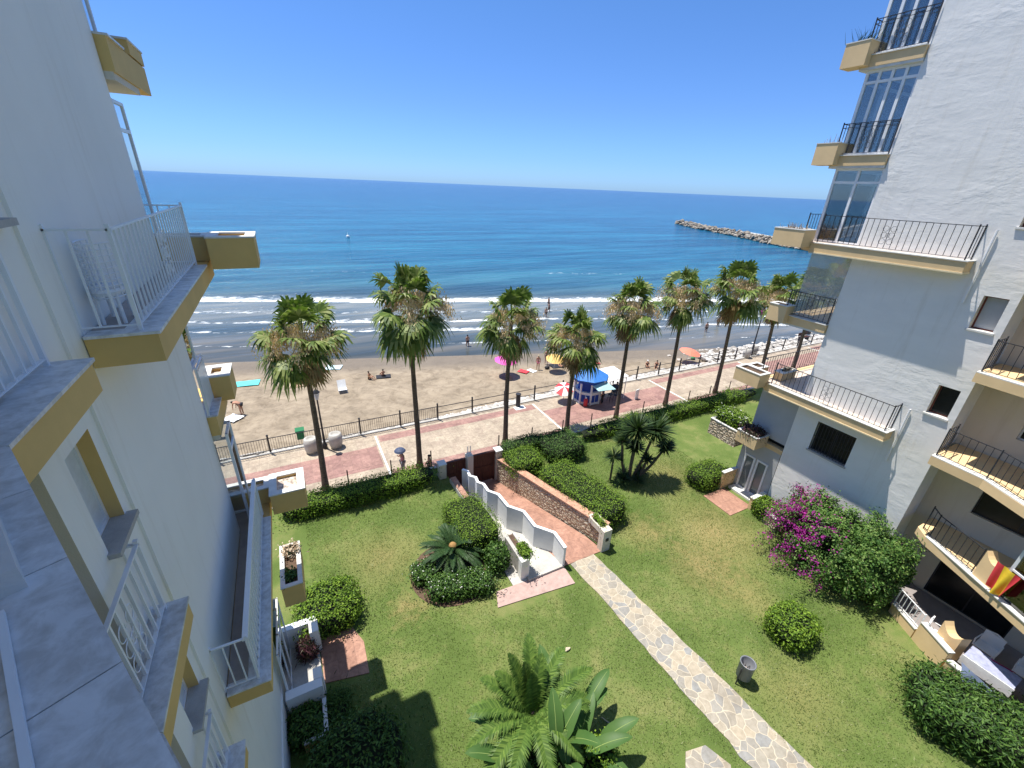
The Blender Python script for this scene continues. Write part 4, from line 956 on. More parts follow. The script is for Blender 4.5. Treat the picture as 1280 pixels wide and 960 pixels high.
# yuccas -------------------------------------------------------------
def rosette(mb, c, n, L, w, r, zmin=-.35, up=0):
    for k in range(n):
        d = r.normal(size=3); d[2] = d[2] * .8 + up; d = unit(d)
        if d[2] < zmin: d[2] = -d[2] * .5; d = unit(d)
        s = unit(np.cross(d, [0, 0, 1.] if abs(d[2]) < .95 else [1., 0, 0])); l = L * r.uniform(.75, 1.1)
        A = c + d * .05; B = c + d * l * .5; T = c + d * l + np.array([0, 0, -.06 * l])
        mb.addq([[A - s * w * .5, A + s * w * .5, B + s * w * .55, B - s * w * .55], [B - s * w * .55, B + s * w * .55, T + s * .003, T - s * .003]])
r = np.random.default_rng(41)
YC = thing('yucca', 'tall many-headed yucca clump with bare trunks on the right lawn', 'yucca', (13.8, 12.8, 0), 'yuccas on the right lawn')
for (hx, hy, hz, n, L, bx, by) in ((13.75, 12.85, 2.85, 210, .95, 13.7, 12.8), (14.65, 12.55, 2.75, 190, .9, 13.9, 12.75), (12.95, 12.9, 2.35, 110, .5, 13.55, 12.9), (15.15, 12.2, 1.85, 110, .55, 14.0, 12.6), (13.65, 12.7, 1.95, 120, .5, 13.65, 12.7), (14.2, 12.3, 1.35, 60, .4, 13.95, 12.6)):
    c = np.array([hx, hy, hz]); b = np.array([bx, by, 0]); mid = (b + c) / 2 + np.array([(bx - 13.8) * .3, 0, -.1])
    mb = MB(); mb.tube([b, mid, c], [.085, .065, .06], 8); mb.build('trunk', M_trunk, YC)
    mb = MB(); rosette(mb, c, int(n * 1.35), L * 1.18, .06, r); mb.build('leaf_rosette', M_yucca, YC)
mb = MB()
for p in ((13.3, 12.7), (14.3, 12.7), (13.8, 12.3), (13.6, 13.1), (14.6, 12.9)): rosette(mb, np.array([*p, .25]), 60, .5, .05, r, 0)
mb.build('basal_leaves', M_yucca, YC)
Y2 = thing('yucca', 'small single-headed yucca standing alone left of the yucca clump', 'yucca', (12.76, 13.1, 0), 'yuccas on the right lawn')
mb = MB(); mb.tube([(12.76, 13.1, 0), (12.76, 13.1, 1.3)], .05, 8); mb.build('trunk', M_trunk, Y2)
mb = MB(); rosette(mb, np.array([12.76, 13.1, 1.4]), 130, .62, .045, r); mb.build('leaf_rosette', M_yucca, Y2)
Y3 = thing('yucca', 'low spiky yucca at the left foot of the yucca clump', 'yucca', (13.1, 12.75, 0), 'yuccas on the right lawn')
mb = MB(); rosette(mb, np.array([13.1, 12.6, .35]), 110, .5, .045, r, 0); mb.build('leaf_rosette', M_yucca, Y3)

# pinnate fronds -------------------------------------------------------
def frond(mb, st, o, az, el, L, lw, sag, n, r, vee=.5, tip=.25):
    d = np.array([math.cos(az) * math.cos(el), math.sin(az) * math.cos(el), math.sin(el)]); s = np.linspace(0, 1, n)
    C = o + d * L * s[:, None] + np.array([0, 0, -1.]) * sag * L * (s[:, None] ** 2.2)
    st.tube(C[::max(1, n // 8)], np.linspace(.02, .005, len(C[::max(1, n // 8)])), 5, False); Q = []
    for i in range(2, n):
        t = unit(C[i] - C[i - 1]); sd = unit(np.cross(t, [0, 0, 1.])); up = np.cross(sd, t); f = s[i]
        l = lw * math.sin(math.pi * min(1, .12 + f * .86)) ** .6 * (1 if f < .9 else .8)
        for sg in (-1, 1):
            dr = unit(sd * sg + t * (.55 + .5 * f) + up * vee + r.normal(size=3) * .06); tp = C[i] + dr * l + np.array([0, 0, -1]) * tip * l * r.uniform(.5, 1.2)
            m = C[i] + dr * l * .5; w = t * .013 * (lw / .35)
            w = w * 1.5; Q.append([C[i] - w, C[i] + w, m + w * 1.2, m - w * 1.2]); Q.append([m - w * 1.2, m + w * 1.2, tp + w * .1, tp - w * .1])
    mb.addq(Q)
CY = thing('cycad', 'sago cycad with an orange cone in the round planting bed', 'cycad', (3.95, 11.65, 0))
r = np.random.default_rng(61)
for k in range(44):
    mb, st = MB(), MB(); frond(mb, mb, np.array([3.95, 11.65, .55]), k * 2.4, R(r.uniform(2, 58)), r.uniform(1.15, 1.5), .19, r.uniform(.25, .5), 54, r, .35); mb.build('frond', M_cycad, CY)
mb = MB(); mb.tube([(3.95, 11.65, 0), (3.95, 11.65, .5)], .13, 10); mb.build('trunk', M_trunk, CY)
mb = MB(); mb.blob((3.95, 11.65, .72), (.15, .15, .15), 2, .06, 3); mb.build('cone', mat('cycad_cone', (.42, .24, .09), .9, .4, 40, .8), CY)
FP = thing('feather_palm', 'young feather palm with arching fronds at the bottom edge', 'palm tree', (3.75, 5.2, 0))
for (az, el, L, sg) in ((112, 62, 1.7, .12), (98, 72, 1.45, .1), (70, 52, 1.9, .22), (62, 35, 1.75, .25), (28, 40, 1.9, .35), (8, 28, 2.0, .35), (-14, 30, 1.7, .5), (140, 42, 1.7, .25), (158, 33, 1.8, .3), (182, 30, 1.9, .45), (205, 22, 2.1, .5), (222, 28, 1.7, .4), (125, 50, 1.5, .2), (45, 60, 1.5, .2), (250, 30, 1.6, .5), (290, 30, 1.6, .5), (330, 35, 1.6, .5), (85, 80, 1.2, .05)):
    mb = MB(); frond(mb, mb, np.array([3.75, 5.2, 1.15]), R(az + r.normal() * 3), R(el), L * 1.08, .34, sg, 62, r, .45, .3); mb.build('frond', M_pinn, FP)
mb = MB(); mb.tube([(3.75, 5.2, 0), (3.75, 5.2, 1.2)], [.2, .16], 12); mb.build('trunk', M_trunk, FP)
# strelitzia / banana clump
BN = thing('banana_plant', 'broad-leaved banana-like clump below the feather palm at the bottom edge', 'plant', (4.2, 4.1, 0))
def paddle(o, az, el, Ls, L, W, bend):
    d = np.array([math.cos(az) * math.cos(el), math.sin(az) * math.cos(el), math.sin(el)]); h = np.array([math.cos(az), math.sin(az), 0])
    b = o + d * Ls; st = MB(); st.tube([o, o + d * Ls * .5, b], [.035, .028, .02], 6); st.build('leaf_stalk', M_banana, BN)
    n = 13; sd = unit(np.cross(h, [0, 0, 1.])); Lf, Rt, Md = [], [], []
    for i in range(n):
        f = i / (n - 1); e2 = el - bend * f * 1.2; c = b if i == 0 else c + np.array([h[0] * math.cos(e2), h[1] * math.cos(e2), math.sin(e2)]) * L / (n - 1)
        w = W * (math.sin(math.pi * min(1., f * .93 + .06)) ** .65) * (1 if f < .97 else .2) * r.uniform(.93, 1.03); up = np.array([-h[0] * math.sin(e2), -h[1] * math.sin(e2), math.cos(e2)])
        Md.append(c); Lf.append(c - sd * w + up * w * .35); Rt.append(c + sd * w + up * w * .35)
    mb = MB(); V = np.array(Lf + Md + Rt); F = []
    for i in range(n - 1): F += [(i, i + 1, n + i + 1, n + i), (n + i, n + i + 1, 2 * n + i + 1, 2 * n + i)]
    mb.add(V, F); lf = mb.build('leaf', M_banana, BN, smooth=True); v = MB(); v.tube(Md[:-1], np.linspace(.014, .004, n - 1), 5, False); v.build('midrib', mat('pale_midrib', (.25, .33, .10), .5, .1), lf)
for (x, y, az, el, Ls, L, W, bd) in ((4.4, 4.5, 60, 55, .9, 1.0, .27, .5), (4.5, 4.3, 10, 50, .9, 1.0, .25, .9), (4.2, 4.2, 130, 58, .9, .95, .25, .7), (4.0, 4.2, 175, 48, .8, .9, .25, .9), (4.4, 3.8, -20, 55, .9, 1.0, .26, .8), (4.1, 3.8, 215, 55, .8, .9, .26, .8), (4.6, 3.7, 35, 60, .7, 1.0, .28, .7), (4.2, 3.5, 300, 50, .8, .9, .25, .9), (4.0, 4.5, 95, 70, .8, .8, .22, .5), (4.7, 4.1, -50, 45, .7, .9, .24, 1), (4.3, 3.3, 80, 60, .6, 1.0, .28, .6), (3.7, 3.7, 150, 62, .7, .8, .22, .7), (4.6, 4.6, 80, 62, 1.1, 1.05, .3, .6), (4.9, 4.3, 20, 52, 1.0, 1.0, .28, .8), (3.9, 4.7, 150, 50, 1.1, .9, .27, .9), (4.4, 3.9, 250, 70, 1.1, .9, .27, .6), (5.0, 3.7, -10, 60, .8, 1.0, .28, .8), (3.5, 4.0, 190, 55, .9, 1.0, .28, .8), (4.3, 4.4, -60, 70, 1.1, .9, .26, .7), (3.5, 4.5, 100, 66, 1.2, 1.0, .28, .7), (3.7, 4.2, 60, 60, 1.2, 1.05, .3, .8), (3.3, 4.2, 160, 60, 1.0, .95, .28, .8), (3.6, 3.8, 20, 66, 1.1, 1.0, .3, .7), (3.2, 3.8, 200, 60, .9, 1.0, .28, .8), (4.0, 3.6, 70, 72, 1.2, .95, .28, .7)):
    paddle(np.array([x * .8 + .62, y * .8 + 1.15, .0]), R(az), R(el), Ls, L * 1.25, W * .68, bd)
bush('shrub', 'small bright shrub on the right side of the broad-leaved clump', 'shrub', (5.0, 3.9, 0), (.45, .4, .5), 2.3, 1900, .08, .05, M_hedge, .2, .16, seed=44)
bush('shrub', 'dark undergrowth below the feather palm', 'shrub', (4.0, 4.3, 0), (.95, .95, .35), 2.5, 2500, .1, .05, M_hedge2, .2, .16, seed=45)

# ------------------------------------------------------------------ passage
def ramp_z(y): return .03 + PROM * float(np.clip((y - 10.4) / 6., 0, 1))
GP = thing('rubble_wall', 'rubble stone wall with brick coping beside the tiled ramp', 'wall', (9, 12.5, 0))
A, B_ = np.array([9.62, 9.75]), np.array([8.12, 16.5]); ux = (B_ - A) / np.linalg.norm(B_ - A); nn = np.array([ux[1], -ux[0]])
mb = MB(); mb.prism([A, A + nn * .3, B_ + nn * .3, B_], [-.1, -.1, -1.3, -1.3], [1.02, 1.02, .36, .36]); mb.build('stone_face', M_rubble, GP)
mb = MB(); P = [A - nn * .03, A + nn * .36, B_ + nn * .36, B_ - nn * .03]; mb.prism(P, [1.02, 1.02, .36, .36], [1.08, 1.08, .42, .42]); mb.build('brick_coping', mat('brick_coping', (.48, .27, .18), .8, .35, 6, .3), GP)
mb = MB(); mb.box(9.42, 9.82, 9.5, 9.78, -.1, 1.06); mb.box(9.42, 9.50, 9.78, 10.5, .8, 1.06); mb.box(9.78, 9.86, 9.78, 10.5, .8, 1.06); mb.box(9.44, 9.8, 10.5, 10.58, .8, 1.06); mb.build('end_pillar', M_cream, GP)
mb = MB(); mb.box(9.55, 9.68, 9.47, 9.498, .55, .68); mb.build('step_light', M_iron, GP)
ZG = thing('folded_wall', 'white garden wall folded in zigzag between the two ramp lanes', 'wall', (7, 12.5, 0))
zz = [(7.62, 9.52), (7.66, 10.35), (7.17, 11.02), (7.19, 12.0), (6.76, 12.6), (6.74, 13.5), (6.44, 13.95), (6.46, 14.5), (6.28, 14.75), (6.34, 15.15), (6.14, 15.4), (6.2, 15.8), (6.02, 16.05)]
mb, cp = MB(), MB()
def off(pts, w):
    P = np.array(pts); o = []
    for i in range(len(P)):
        d = unit(P[min(i + 1, len(P) - 1)] - P[max(i - 1, 0)]); o.append(P[i] + np.array([d[1], -d[0]]) * w)
    return o
L_, R_ = off(zz, -.045), off(zz, .045); L2, R2 = off(zz, -.065), off(zz, .065)
for i in range(len(zz) - 1):
    za, zb = ramp_z(zz[i][1]), ramp_z(zz[i + 1][1]); ta = 1.0 + (za - .03) * .35; tb = 1.0 + (zb - .03) * .35
    mb.prism([L_[i], R_[i], R_[i + 1], L_[i + 1]], [za - .2, za - .2, zb - .2, zb - .2], [ta, ta, tb, tb])
    cp.prism([L2[i], R2[i], R2[i + 1], L2[i + 1]], [ta, ta, tb, tb], [ta + .04, ta + .04, tb + .04, tb + .04])
mb.build('wall_panel', mat('white_wash', (.72, .73, .73), .8, .06, 3, .1), ZG); cp.build('coping', mat('white_cap', (.80, .80, .79), .7, .03), ZG)
PP = thing('planter_post', 'white planter post with a low trough wall at the near end of the grey ramp', 'planter', (6.0, 10.2, 0))
mb = MB(); mb.box(5.86, 6.2, 9.68, 9.92, -.1, .92); mb.build('post', M_wallL, PP)
mb = MB(); mb.box(5.92, 6.06, 9.92, 11.2, -.3, .78); mb.box(6.24, 6.34, 9.92, 11.2, .5, .86); mb.box(6.06, 6.24, 9.92, 11.2, .5, .6); mb.build('trough', M_conc, PP)
mb = MB(); mb.box(6.06, 6.24, 9.95, 11.18, .6, .8); mb.build('soil', M_soil, PP)
LW = thing('brick_kerb_wall', 'low terracotta-capped wall descending behind the clipped square hedge to the gates', 'wall', (5.6, 14.8, 0))
mb = MB(); mb.prism([(5.42, 16.2), (5.62, 16.2), (5.72, 13.0), (5.52, 13.0)][::-1], -1.2, [.22, .22, .32, .32][::-1]); mb.build('wall_panel', M_conc, LW)
mb = MB()
for i in range(11): y = 13.05 + i * .285; mb.box(5.44 + .008 * (11 - i), 5.70 + .006 * (11 - i), y, y + .27, .32 - i * .008, .37 - i * .008 + rng.uniform(-.01, .02))
mb.build('coping', M_terr, LW)
# gates
GT = thing('garden_gate', 'right-hand dark wooden gate at the bottom of the tiled ramp', 'gate', (7.35, 16.75, PROM), 'wooden gates to the promenade')
def gate(root, x0, x1, top):
    for i in range(int((x1 - x0) / .14)):
        pass
    mb = MB(); n = int((x1 - x0) / .13); w = (x1 - x0) / n
    for i in range(n): mb.box(x0 + i * w + .004, x0 + (i + 1) * w - .004, 16.73, 16.77, PROM + .08, top - .03)
    mb.build('boards', M_wood, root)
    mb = MB(); mb.box(x0 - .03, x0 + .05, 16.69, 16.81, PROM, top); mb.box(x1 - .05, x1 + .03, 16.69, 16.81, PROM, top); mb.box(x0 + .05, x1 - .05, 16.69, 16.81, top - .08, top)
    mb.box(x0 + .05, x1 - .05, 16.70, 16.80, PROM + .95, PROM + 1.03); mb.build('frame', M_wood, root)
    mb = MB(); mb.tube([(x1 - .12, 16.70, PROM + 1.0), (x1 - .12, 16.64, PROM + 1.0), (x1 - .22, 16.64, PROM + 1.0)], .012, 6); mb.build('handle', M_iron, root)
gate(GT, 6.88, 8.02, .83)
GT2 = thing('garden_gate', 'left-hand dark wooden gate behind the low brick-capped wall', 'gate', (5.9, 16.75, PROM), 'wooden gates to the promenade')
gate(GT2, 5.5, 6.42, .80)
mb = MB(); mb.box(6.5, 6.80, 16.55, 16.95, PROM - .1, .95); GPi = thing('gate_pillar', 'cream pillar between the two wooden gates', 'pillar', (6.65, 16.75, PROM)); mb.build('shaft', M_cream, GPi)
mb = MB()
for dx in (-.07, .07): mb.tube([(6.65 + dx, 16.75, .95), (6.65 + dx, 16.75, 1.42)], .022, 8)
mb.build('pipe_stubs', M_white, GPi)
for x0, lb in ((5.05, 'cream end pillar to the left of the left-hand wooden gate'), (8.08, 'cream end pillar where the rubble wall meets the right-hand gate')):
    mb = MB(); mb.box(x0, x0 + .34, 16.58, 16.95, PROM - .1, .80); p = thing('gate_pillar', lb, 'pillar', (x0 + .17, 16.75, PROM)); mb.build('shaft', M_cream, p)
    mb = MB(); mb.box(x0 - .03, x0 + .37, 16.55, 16.98, .80, .85); mb.build('cap', M_copR, p)
# boundary wire fences
def wire_fence(x0, x1, lab, n):
    f = thing('wire_fence', lab, 'fence', ((x0 + x1) / 2, 17.75, PROM)); xs = np.linspace(x0, x1, n)
    for x in xs: mb = MB(); mb.tube([(x, 17.8, PROM), (x, 17.8, .95)], .032, 6); mb.build('post', flat('rusty_post', (.10, .06, .05)), f)
    mb = MB()
    for z in np.linspace(PROM + .3, .85, 4): mb.tube([(x0, 17.8, z), (x1, 17.8, z)], .003, 3, False)
    mb.build('wire', M_iron, f)
wire_fence(-5, 5.0, 'wire fence with thin rusty posts behind the left hedge', 6)
wire_fence(8.8, 42, 'wire fence with thin rusty posts along the promenade behind the right hedge', 17)

# sea railing ----------------------------------------------------------
SF = thing('promenade_railing', 'dark iron railing with posts between the promenade and the beach', 'railing', (15, 23.98, PROM))
px = np.arange(-12.2, 62, 2.44)
for x in px: mb = MB(); mb.box(x - .042, x + .042, 23.935, 24.015, PROM + .1, PROM + 1.12); mb.lathe([(.05, 1.12), (.07, 1.17), (.03, 1.22)], (x, 23.975, PROM), 8); mb.build('post', M_iron, SF)
for a, b in zip(px, px[1:]):
    mb = MB()
    for z in ((.98, .2) if a < 7 else (.95, .5)): mb.beam((a, 23.975, PROM + z), (b, 23.975, PROM + z), .035)
    if a < 7:
        for x in np.arange(a + .12, b, .125): mb.beam((x, 23.975, PROM + .2), (x, 23.975, PROM + .98), .016)
    mb.build('rail_panel', M_iron, SF)
# rock revetment (stuff)
def rocks():
    r = np.random.default_rng(9); mb = MB(); import bmesh
    bm = bmesh.new(); bmesh.ops.create_icosphere(bm, subdivisions=1, radius=1); V0 = np.array([v.co[:] for v in bm.verts]); F = [[v.index for v in f.verts] for f in bm.faces]; bm.free()
    for k in range(3600):
        x = r.uniform(-14, 62); big = np.clip((x - 4) / 14, 0, 1); wband = .7 + .9 * big + (1.6 if x > 36 else 0)
        y = 24.15 + r.random() ** 1.1 * wband * 1.35; s = r.uniform(.06, .15) + .15 * big * r.random(); z = sandz(x, y) + .05 + max(0, (.62 - .5 * (y - 24.15) / wband))
        V = V0 * (1 + r.normal(size=(len(V0), 1)) * .18) * np.array([s * r.uniform(.8, 1.6), s * r.uniform(.8, 1.4), s * r.uniform(.5, 1)])
        a = r.uniform(0, 6.28); V = np.c_[V[:, 0] * math.cos(a) - V[:, 1] * math.sin(a), V[:, 0] * math.sin(a) + V[:, 1] * math.cos(a), V[:, 2]] + [x, y, float(z)]
        mb.add(V, F)
    for k in range(170):      # scattered stones at the right end of the beach
        x = r.uniform(33, 60); y = r.uniform(25.5, 29.5) - (x - 33) * .02; s = r.uniform(.06, .3) * (.6 + .02 * (x - 30))
        V = V0 * (1 + r.normal(size=(len(V0), 1)) * .18) * s * np.array([1.2, 1, .6]) + [x, y, float(sandz(x, y))]; mb.add(V, F)
    m = leaf_mat('pale_rock', [(.26, .24, .21), (.46, .43, .39), (.66, .63, .59)], .9, 0, .2)
    tag(mb.build('rock_revetment', m), 'band of pale broken rocks below the promenade railing', 'rocks', kind='stuff')
    mb = MB()
    C = np.array([(198, 184), (182.5, 155), (170, 124), (157, 98), (154, 86), (153, 70)])
    for k in range(1500):
        u = r.random() ** .9 * (len(C) - 1); i = min(int(u), len(C) - 2); p = C[i] + (C[i + 1] - C[i]) * (u - i); o = r.normal(size=2) * 1.1; s = r.uniform(.4, .9)
        z = SEA + .2 + max(0, 1.1 - abs(o[0]) * .5) + (.7 if r.random() < .2 else 0)
        V = V0 * (1 + r.normal(size=(len(V0), 1)) * .2) * s * np.array([1.2, 1.1, .75]) + [p[0] + o[0], p[1] + o[1], z]; mb.add(V, F)
    m2 = leaf_mat('breakwater_rock', [(.13, .11, .09), (.26, .23, .19), (.42, .38, .32)], .9, 0, .2)
    bw = thing('breakwater', 'long rock breakwater reaching out into the sea on the right', 'breakwater', (170, 125, SEA)); mb.build('boulders', m2, bw)
    mb = MB(); mb.prism([(170.5, 122), (172, 122), (156.5, 84), (154.5, 84)], SEA, SEA + 2.0); mb.build('concrete_cap', M_copR, bw)
rocks()

# street lamps ----------------------------------------------------------
def lamp(x, y, lab):
    t = thing('street_lamp', lab, 'street lamp', (x, y, PROM), 'promenade street lamps')
    mb = MB(); mb.lathe([(.13, 0), (.13, .25), (.07, .4), (.055, 1.2), (.04, 3.1), (.06, 3.15)], (x, y, PROM), 12); mb.build('post', M_iron, t)
    mb = MB(); mb.lathe([(.07, 3.15), (.17, 3.55), (.18, 3.58)], (x, y, PROM), 6); mb.build('lantern', flat('lantern_glass', (.5, .55, .6), .2), t)
    mb = MB(); mb.lathe([(.21, 3.58), (.1, 3.72), (.02, 3.80)], (x, y, PROM), 6); mb.build('lamp_hood', M_iron, t); return t
lamp(.35, 23.35, 'black street lamp beside the first palm and two stone bollard bins')
l2 = lamp(39.3, 24.2, 'black street lamp on the right with flower bags, above the rocks')
l2.scale = (1.15, 1.15, 1.15)
mb = MB(); mb.blob((39.15, 24.15, PROM + 4.45), (.22, .22, .3), 4, .3, 2); solo(mb, 'flower_basket', M_mag, 'purple flower bunch on top of the right street lamp', 'flowers', (39.15, 24.15, PROM + 4.3))
for x, lab in ((-.35, 'rounded stone bin left of the first palm trunk'), (.95, 'rounded stone bin right of the left street lamp')):
    t = thing('stone_bin', lab, 'litter bin', (x, 23.25, PROM), 'rounded stone bins on the promenade')
    mb = MB(); mb.lathe([(.0, 0), (.30, 0), (.36, .25), (.38, .6), (.34, .88), (.24, .92), (.22, .84), (0, .82)], (x, 23.25, PROM), 18); mb.build('body', M_conc, t, smooth=True)
for x, y, lab in ((38.3, 24.0, 'stone bin left of the right street lamp'), (39.9, 24.4, 'stone bin right of the right street lamp')):
    t = thing('stone_bin', lab, 'litter bin', (x, y, PROM), 'rounded stone bins on the promenade')
    mb = MB(); mb.lathe([(.0, 0), (.30, 0), (.38, .5), (.34, .88), (.22, .92), (0, .82)], (x, y, PROM), 14); mb.build('body', M_conc, t, smooth=True)
def wheelie(x, y, z, col, lab):
    t = thing('wheeled_bin', lab, 'bin', (x, y, z)); mb = MB(); mb.prism([(x - .2, y - .2), (x + .2, y - .2), (x + .2, y + .2), (x - .2, y + .2)], z + .08, z + .62); mb.build('body', col, t)
    mb = MB(); mb.box(x - .25, x + .25, y - .25, y + .25, z + .62, z + .68); mb.build('rim', col, t)
    for dx in (-.17, .17): mb = MB(); mb.tube([(x + dx - .02, y + .17, z + .08), (x + dx + .02, y + .17, z + .08)], .08, 10); mb.build('wheel', M_black, t)
wheelie(-.85, 25.3, BEACH + .5, flat('green_plastic', (.02, .16, .06)), 'green bin on the sand just behind the left railing')
wheelie(52.2, 26.3, PROM, M_iron, 'black bin at the far right end of the promenade railing')
mb = MB(); mb.box(12.7, 13.5, 23.1, 23.6, PROM + .004, PROM + .02); solo(mb, 'drain_cover', M_cloth, 'white frame mat round the foot of the thick railing post', 'mat', (13.1, 23.35, PROM))
mb = MB(); mb.lathe([(.16, 0), (.16, .9), (.19, .92), (.19, 1.0), (.0, 1.02)], (13.1, 23.6, PROM), 12); solo(mb, 'bollard', M_iron, 'dark round bollard beside the railing left of the kiosk', 'bollard', (13.1, 23.6, PROM))

# litter bin on the lawn ------------------------------------------------
LBn = thing('litter_bin', 'dark metal litter bin on a post beside the flagstone path', 'litter bin', (10.22, 3.72, 0))
mb = MB(); Mb = flat('bin_metal', (.20, .21, .23), .35); c = (10.2, 3.72)
mb.lathe([(.17, .18), (.20, .22), (.21, .80), (.225, .82), (.20, .83), (.19, .80), (.17, .30), (0, .28)], (*c, 0), 20); mb.build('drum', Mb, LBn, smooth=True)
mb = MB(); mb.tube([(c[0] - .25, c[1], 0), (c[0] - .25, c[1], .72)], .02, 8); mb.tube([(c[0] + .25, c[1], 0), (c[0] + .25, c[1], .72)], .02, 8); mb.beam((c[0] - .25, c[1], .55), (c[0] + .25, c[1], .55), .02); mb.build('bracket', M_iron, LBn)
mb = MB(); mb.blob((c[0], c[1], .42), (.15, .15, .12), 6, .35, 2); mb.build('rubbish', mat('paper_rubbish', (.55, .42, .33), .9, .5, 12, .5), LBn)
# small litter on the lawn
mb = MB(); mb.beam((5.75, 4.75, .04), (5.95, 4.35, .05), .02); solo(mb, 'dry_frond_stalk', M_dryleaf, 'pale dry stalk lying on the lawn right of the feather palm', 'stalk', (5.85, 4.55, .03))
mb = MB(); mb.blob((5.93, 6.75, .05), (.16, .06, .05), 3, .4, 2); solo(mb, 'dead_leaf', M_dryleaf, 'crumpled brown leaf lying on the lawn above the feather palm', 'leaf', (5.93, 6.75, .03))

# kiosk -----------------------------------------------------------------
KX, KY = 18.35, 22.6
K = thing('kiosk', 'small octagonal beach kiosk with a blue canvas roof', 'kiosk', (KX, KY, PROM))
oct_ = [(math.cos(R(22.5 + 45 * i)), math.sin(R(22.5 + 45 * i))) for i in range(8)]
def okt(r_): return [(KX + r_ * a, KY + r_ * b) for a, b in oct_]
mb = MB(); mb.prism(okt(.98), PROM, PROM + .95); mb.build('counter', M_white, K)
mb = MB()
for i in range(8):
    a, b = np.array(okt(.99)[i]), np.array(okt(.99)[(i + 1) % 8]); m_ = lambda t: a + (b - a) * t; n_ = unit((a + b) / 2 - [KX, KY]) * .02
    for u0, u1 in ((.1, .46), (.54, .9)): p0, p1 = m_(u0), m_(u1); mb.prism([p0, p1, p1 + n_, p0 + n_][::-1], PROM + .2, PROM + .75)
mb.build('counter_panels', M_kblue, K)
for i in range(8): x, y = okt(1.0)[i]; mb = MB(); mb.box(x - .05, x + .05, y - .05, y + .05, PROM, PROM + 2.0); mb.build('corner_post', M_white, K)
mb = MB(); mb.prism(okt(.75), PROM + .95, PROM + 1.95); mb.build('inside', M_kblue, K)
mb = MB(); mb.prism(okt(1.25), PROM + 1.72, PROM + 2.0); mb.build('valance', M_kblue, K)
mb = MB(); V = [(x, y, PROM + 2.0) for x, y in okt(1.42)] + [(x, y, PROM + 1.94) for x, y in okt(1.42)] + [(KX, KY, PROM + 2.75)]
mb.add(V, [(i, (i + 1) % 8, 16) for i in range(8)] + [(i, 8 + i, 8 + (i + 1) % 8, (i + 1) % 8) for i in range(8)] + [tuple(range(8, 16))[::-1]]); mb.build('roof', M_roofb, K)
mb = MB(); mb.prism([(17.75, 21.75), (19.0, 21.35), (19.35, 20.75), (18.0, 20.95)][::-1], [PROM + 1.8, PROM + 1.8, PROM + 1.45, PROM + 1.45][::-1], [PROM + 1.83, PROM + 1.83, PROM + 1.48, PROM + 1.48][::-1]); mb.build('serving_flap', flat('pale_blue_sheet', (.42, .68, .72)), K)
t = thing('canopy', 'large white canopy stretched beside the blue kiosk', 'canopy', (20.2, 22.4, PROM))
mb = MB(); mb.add([(19.2, 23.3, .96), (21.2, 23.4, .95), (21.2, 21.6, .85), (18.9, 21.3, .85)], [(0, 1, 2, 3)]); mb.add([(19.2, 23.3, .93), (21.2, 23.4, .92), (21.2, 21.6, .82), (18.9, 21.3, .82)], [(3, 2, 1, 0)]); mb.build('canvas', M_cloth, t)
for x, y in ((21.1, 23.3), (21.1, 21.7)): mb = MB(); mb.tube([(x, y, PROM), (x, y, .86)], .03, 6); mb.build('pole', M_white, t)
def parasol(x, y, z, h, r_, m, lab, tilt=(0, 0), grp='beach parasols', m2=None):
    t = thing('parasol', lab, 'parasol', (x, y, z), grp); n = 16; tx, ty = tilt
    mb = MB(); mb.tube([(x, y, z), (x + tx * h, y + ty * h, z + h)], .02, 6); mb.build('pole', M_white, t)
    V = [(x + tx * h, y + ty * h, z + h)]; F = []
    for ring_, (rr, dz) in enumerate(((.5, -.1), (1, -.32))):
        for i in range(n):
            a = 2 * math.pi * i / n; rr_ = rr * r_ * (1 - .05 * (i % 2)); V.append((x + tx * h + rr_ * math.cos(a), y + ty * h + rr_ * math.sin(a), z + h + dz * r_ - tx * rr_ * math.cos(a) * .9 - ty * rr_ * math.sin(a) * .9))
    for i in range(n):
        j = (i + 1) % n; F.append((0, 1 + i, 1 + j)); F.append((1 + i, 1 + n + i, 1 + n + j, 1 + j))
    mb = MB()
    if m2:
        mb2 = MB(); mb.add(V, [f for k, f in enumerate(F) if (k // 2) % 4 < 2]); mb2.add(V, [f for k, f in enumerate(F) if (k // 2) % 4 >= 2]); mb2.build('white_gores', m2, t)
    else: mb.add(V, F)
    mb.build('canopy', m, t); return t
M_red = flat('red_cloth', (.62, .05, .06)); M_fuch = flat('fuchsia_cloth', (.75, .10, .42)); M_or = flat('coral_cloth', (.78, .22, .14)); M_yel = flat('yellow_cloth', (.72, .45, .14))
parasol(16.85, 23.4, PROM, 1.2, .7, M_red, 'red and white striped parasol leaning on the left side of the kiosk', (-.25, -.3), m2=M_cloth)
parasol(15.6, 31.0, BEACH - .1, 1.55, 1.0, M_fuch, 'bright fuchsia parasol on the beach beside the third palm', (.05, -.1))
parasol(20.4, 30.3, BEACH - .1, 1.3, .85, M_yel, 'pale yellow parasol on the beach left of the kiosk palm', (-.1, -.2))
parasol(33.8, 27.1, BEACH - .05, 1.2, 1.05, M_or, 'coral parasol on the sand behind the rocks', (.1, -.15))
t = thing('gas_bottle', 'red gas bottle standing in front of the kiosk corner', 'gas bottle', (17.62, 21.75, PROM)); mb = MB(); mb.lathe([(.0, 0), (.14, 0), (.15, .1), (.15, .5), (.08, .6), (0, .62)], (17.62, 21.75, PROM), 12); mb.build('cylinder', M_red, t, smooth=True)
mb = MB(); mb.lathe([(.04, .6), (.06, .64), (.05, .72), (0, .73)], (17.62, 21.75, PROM), 8); mb.build('valve', M_white, t)
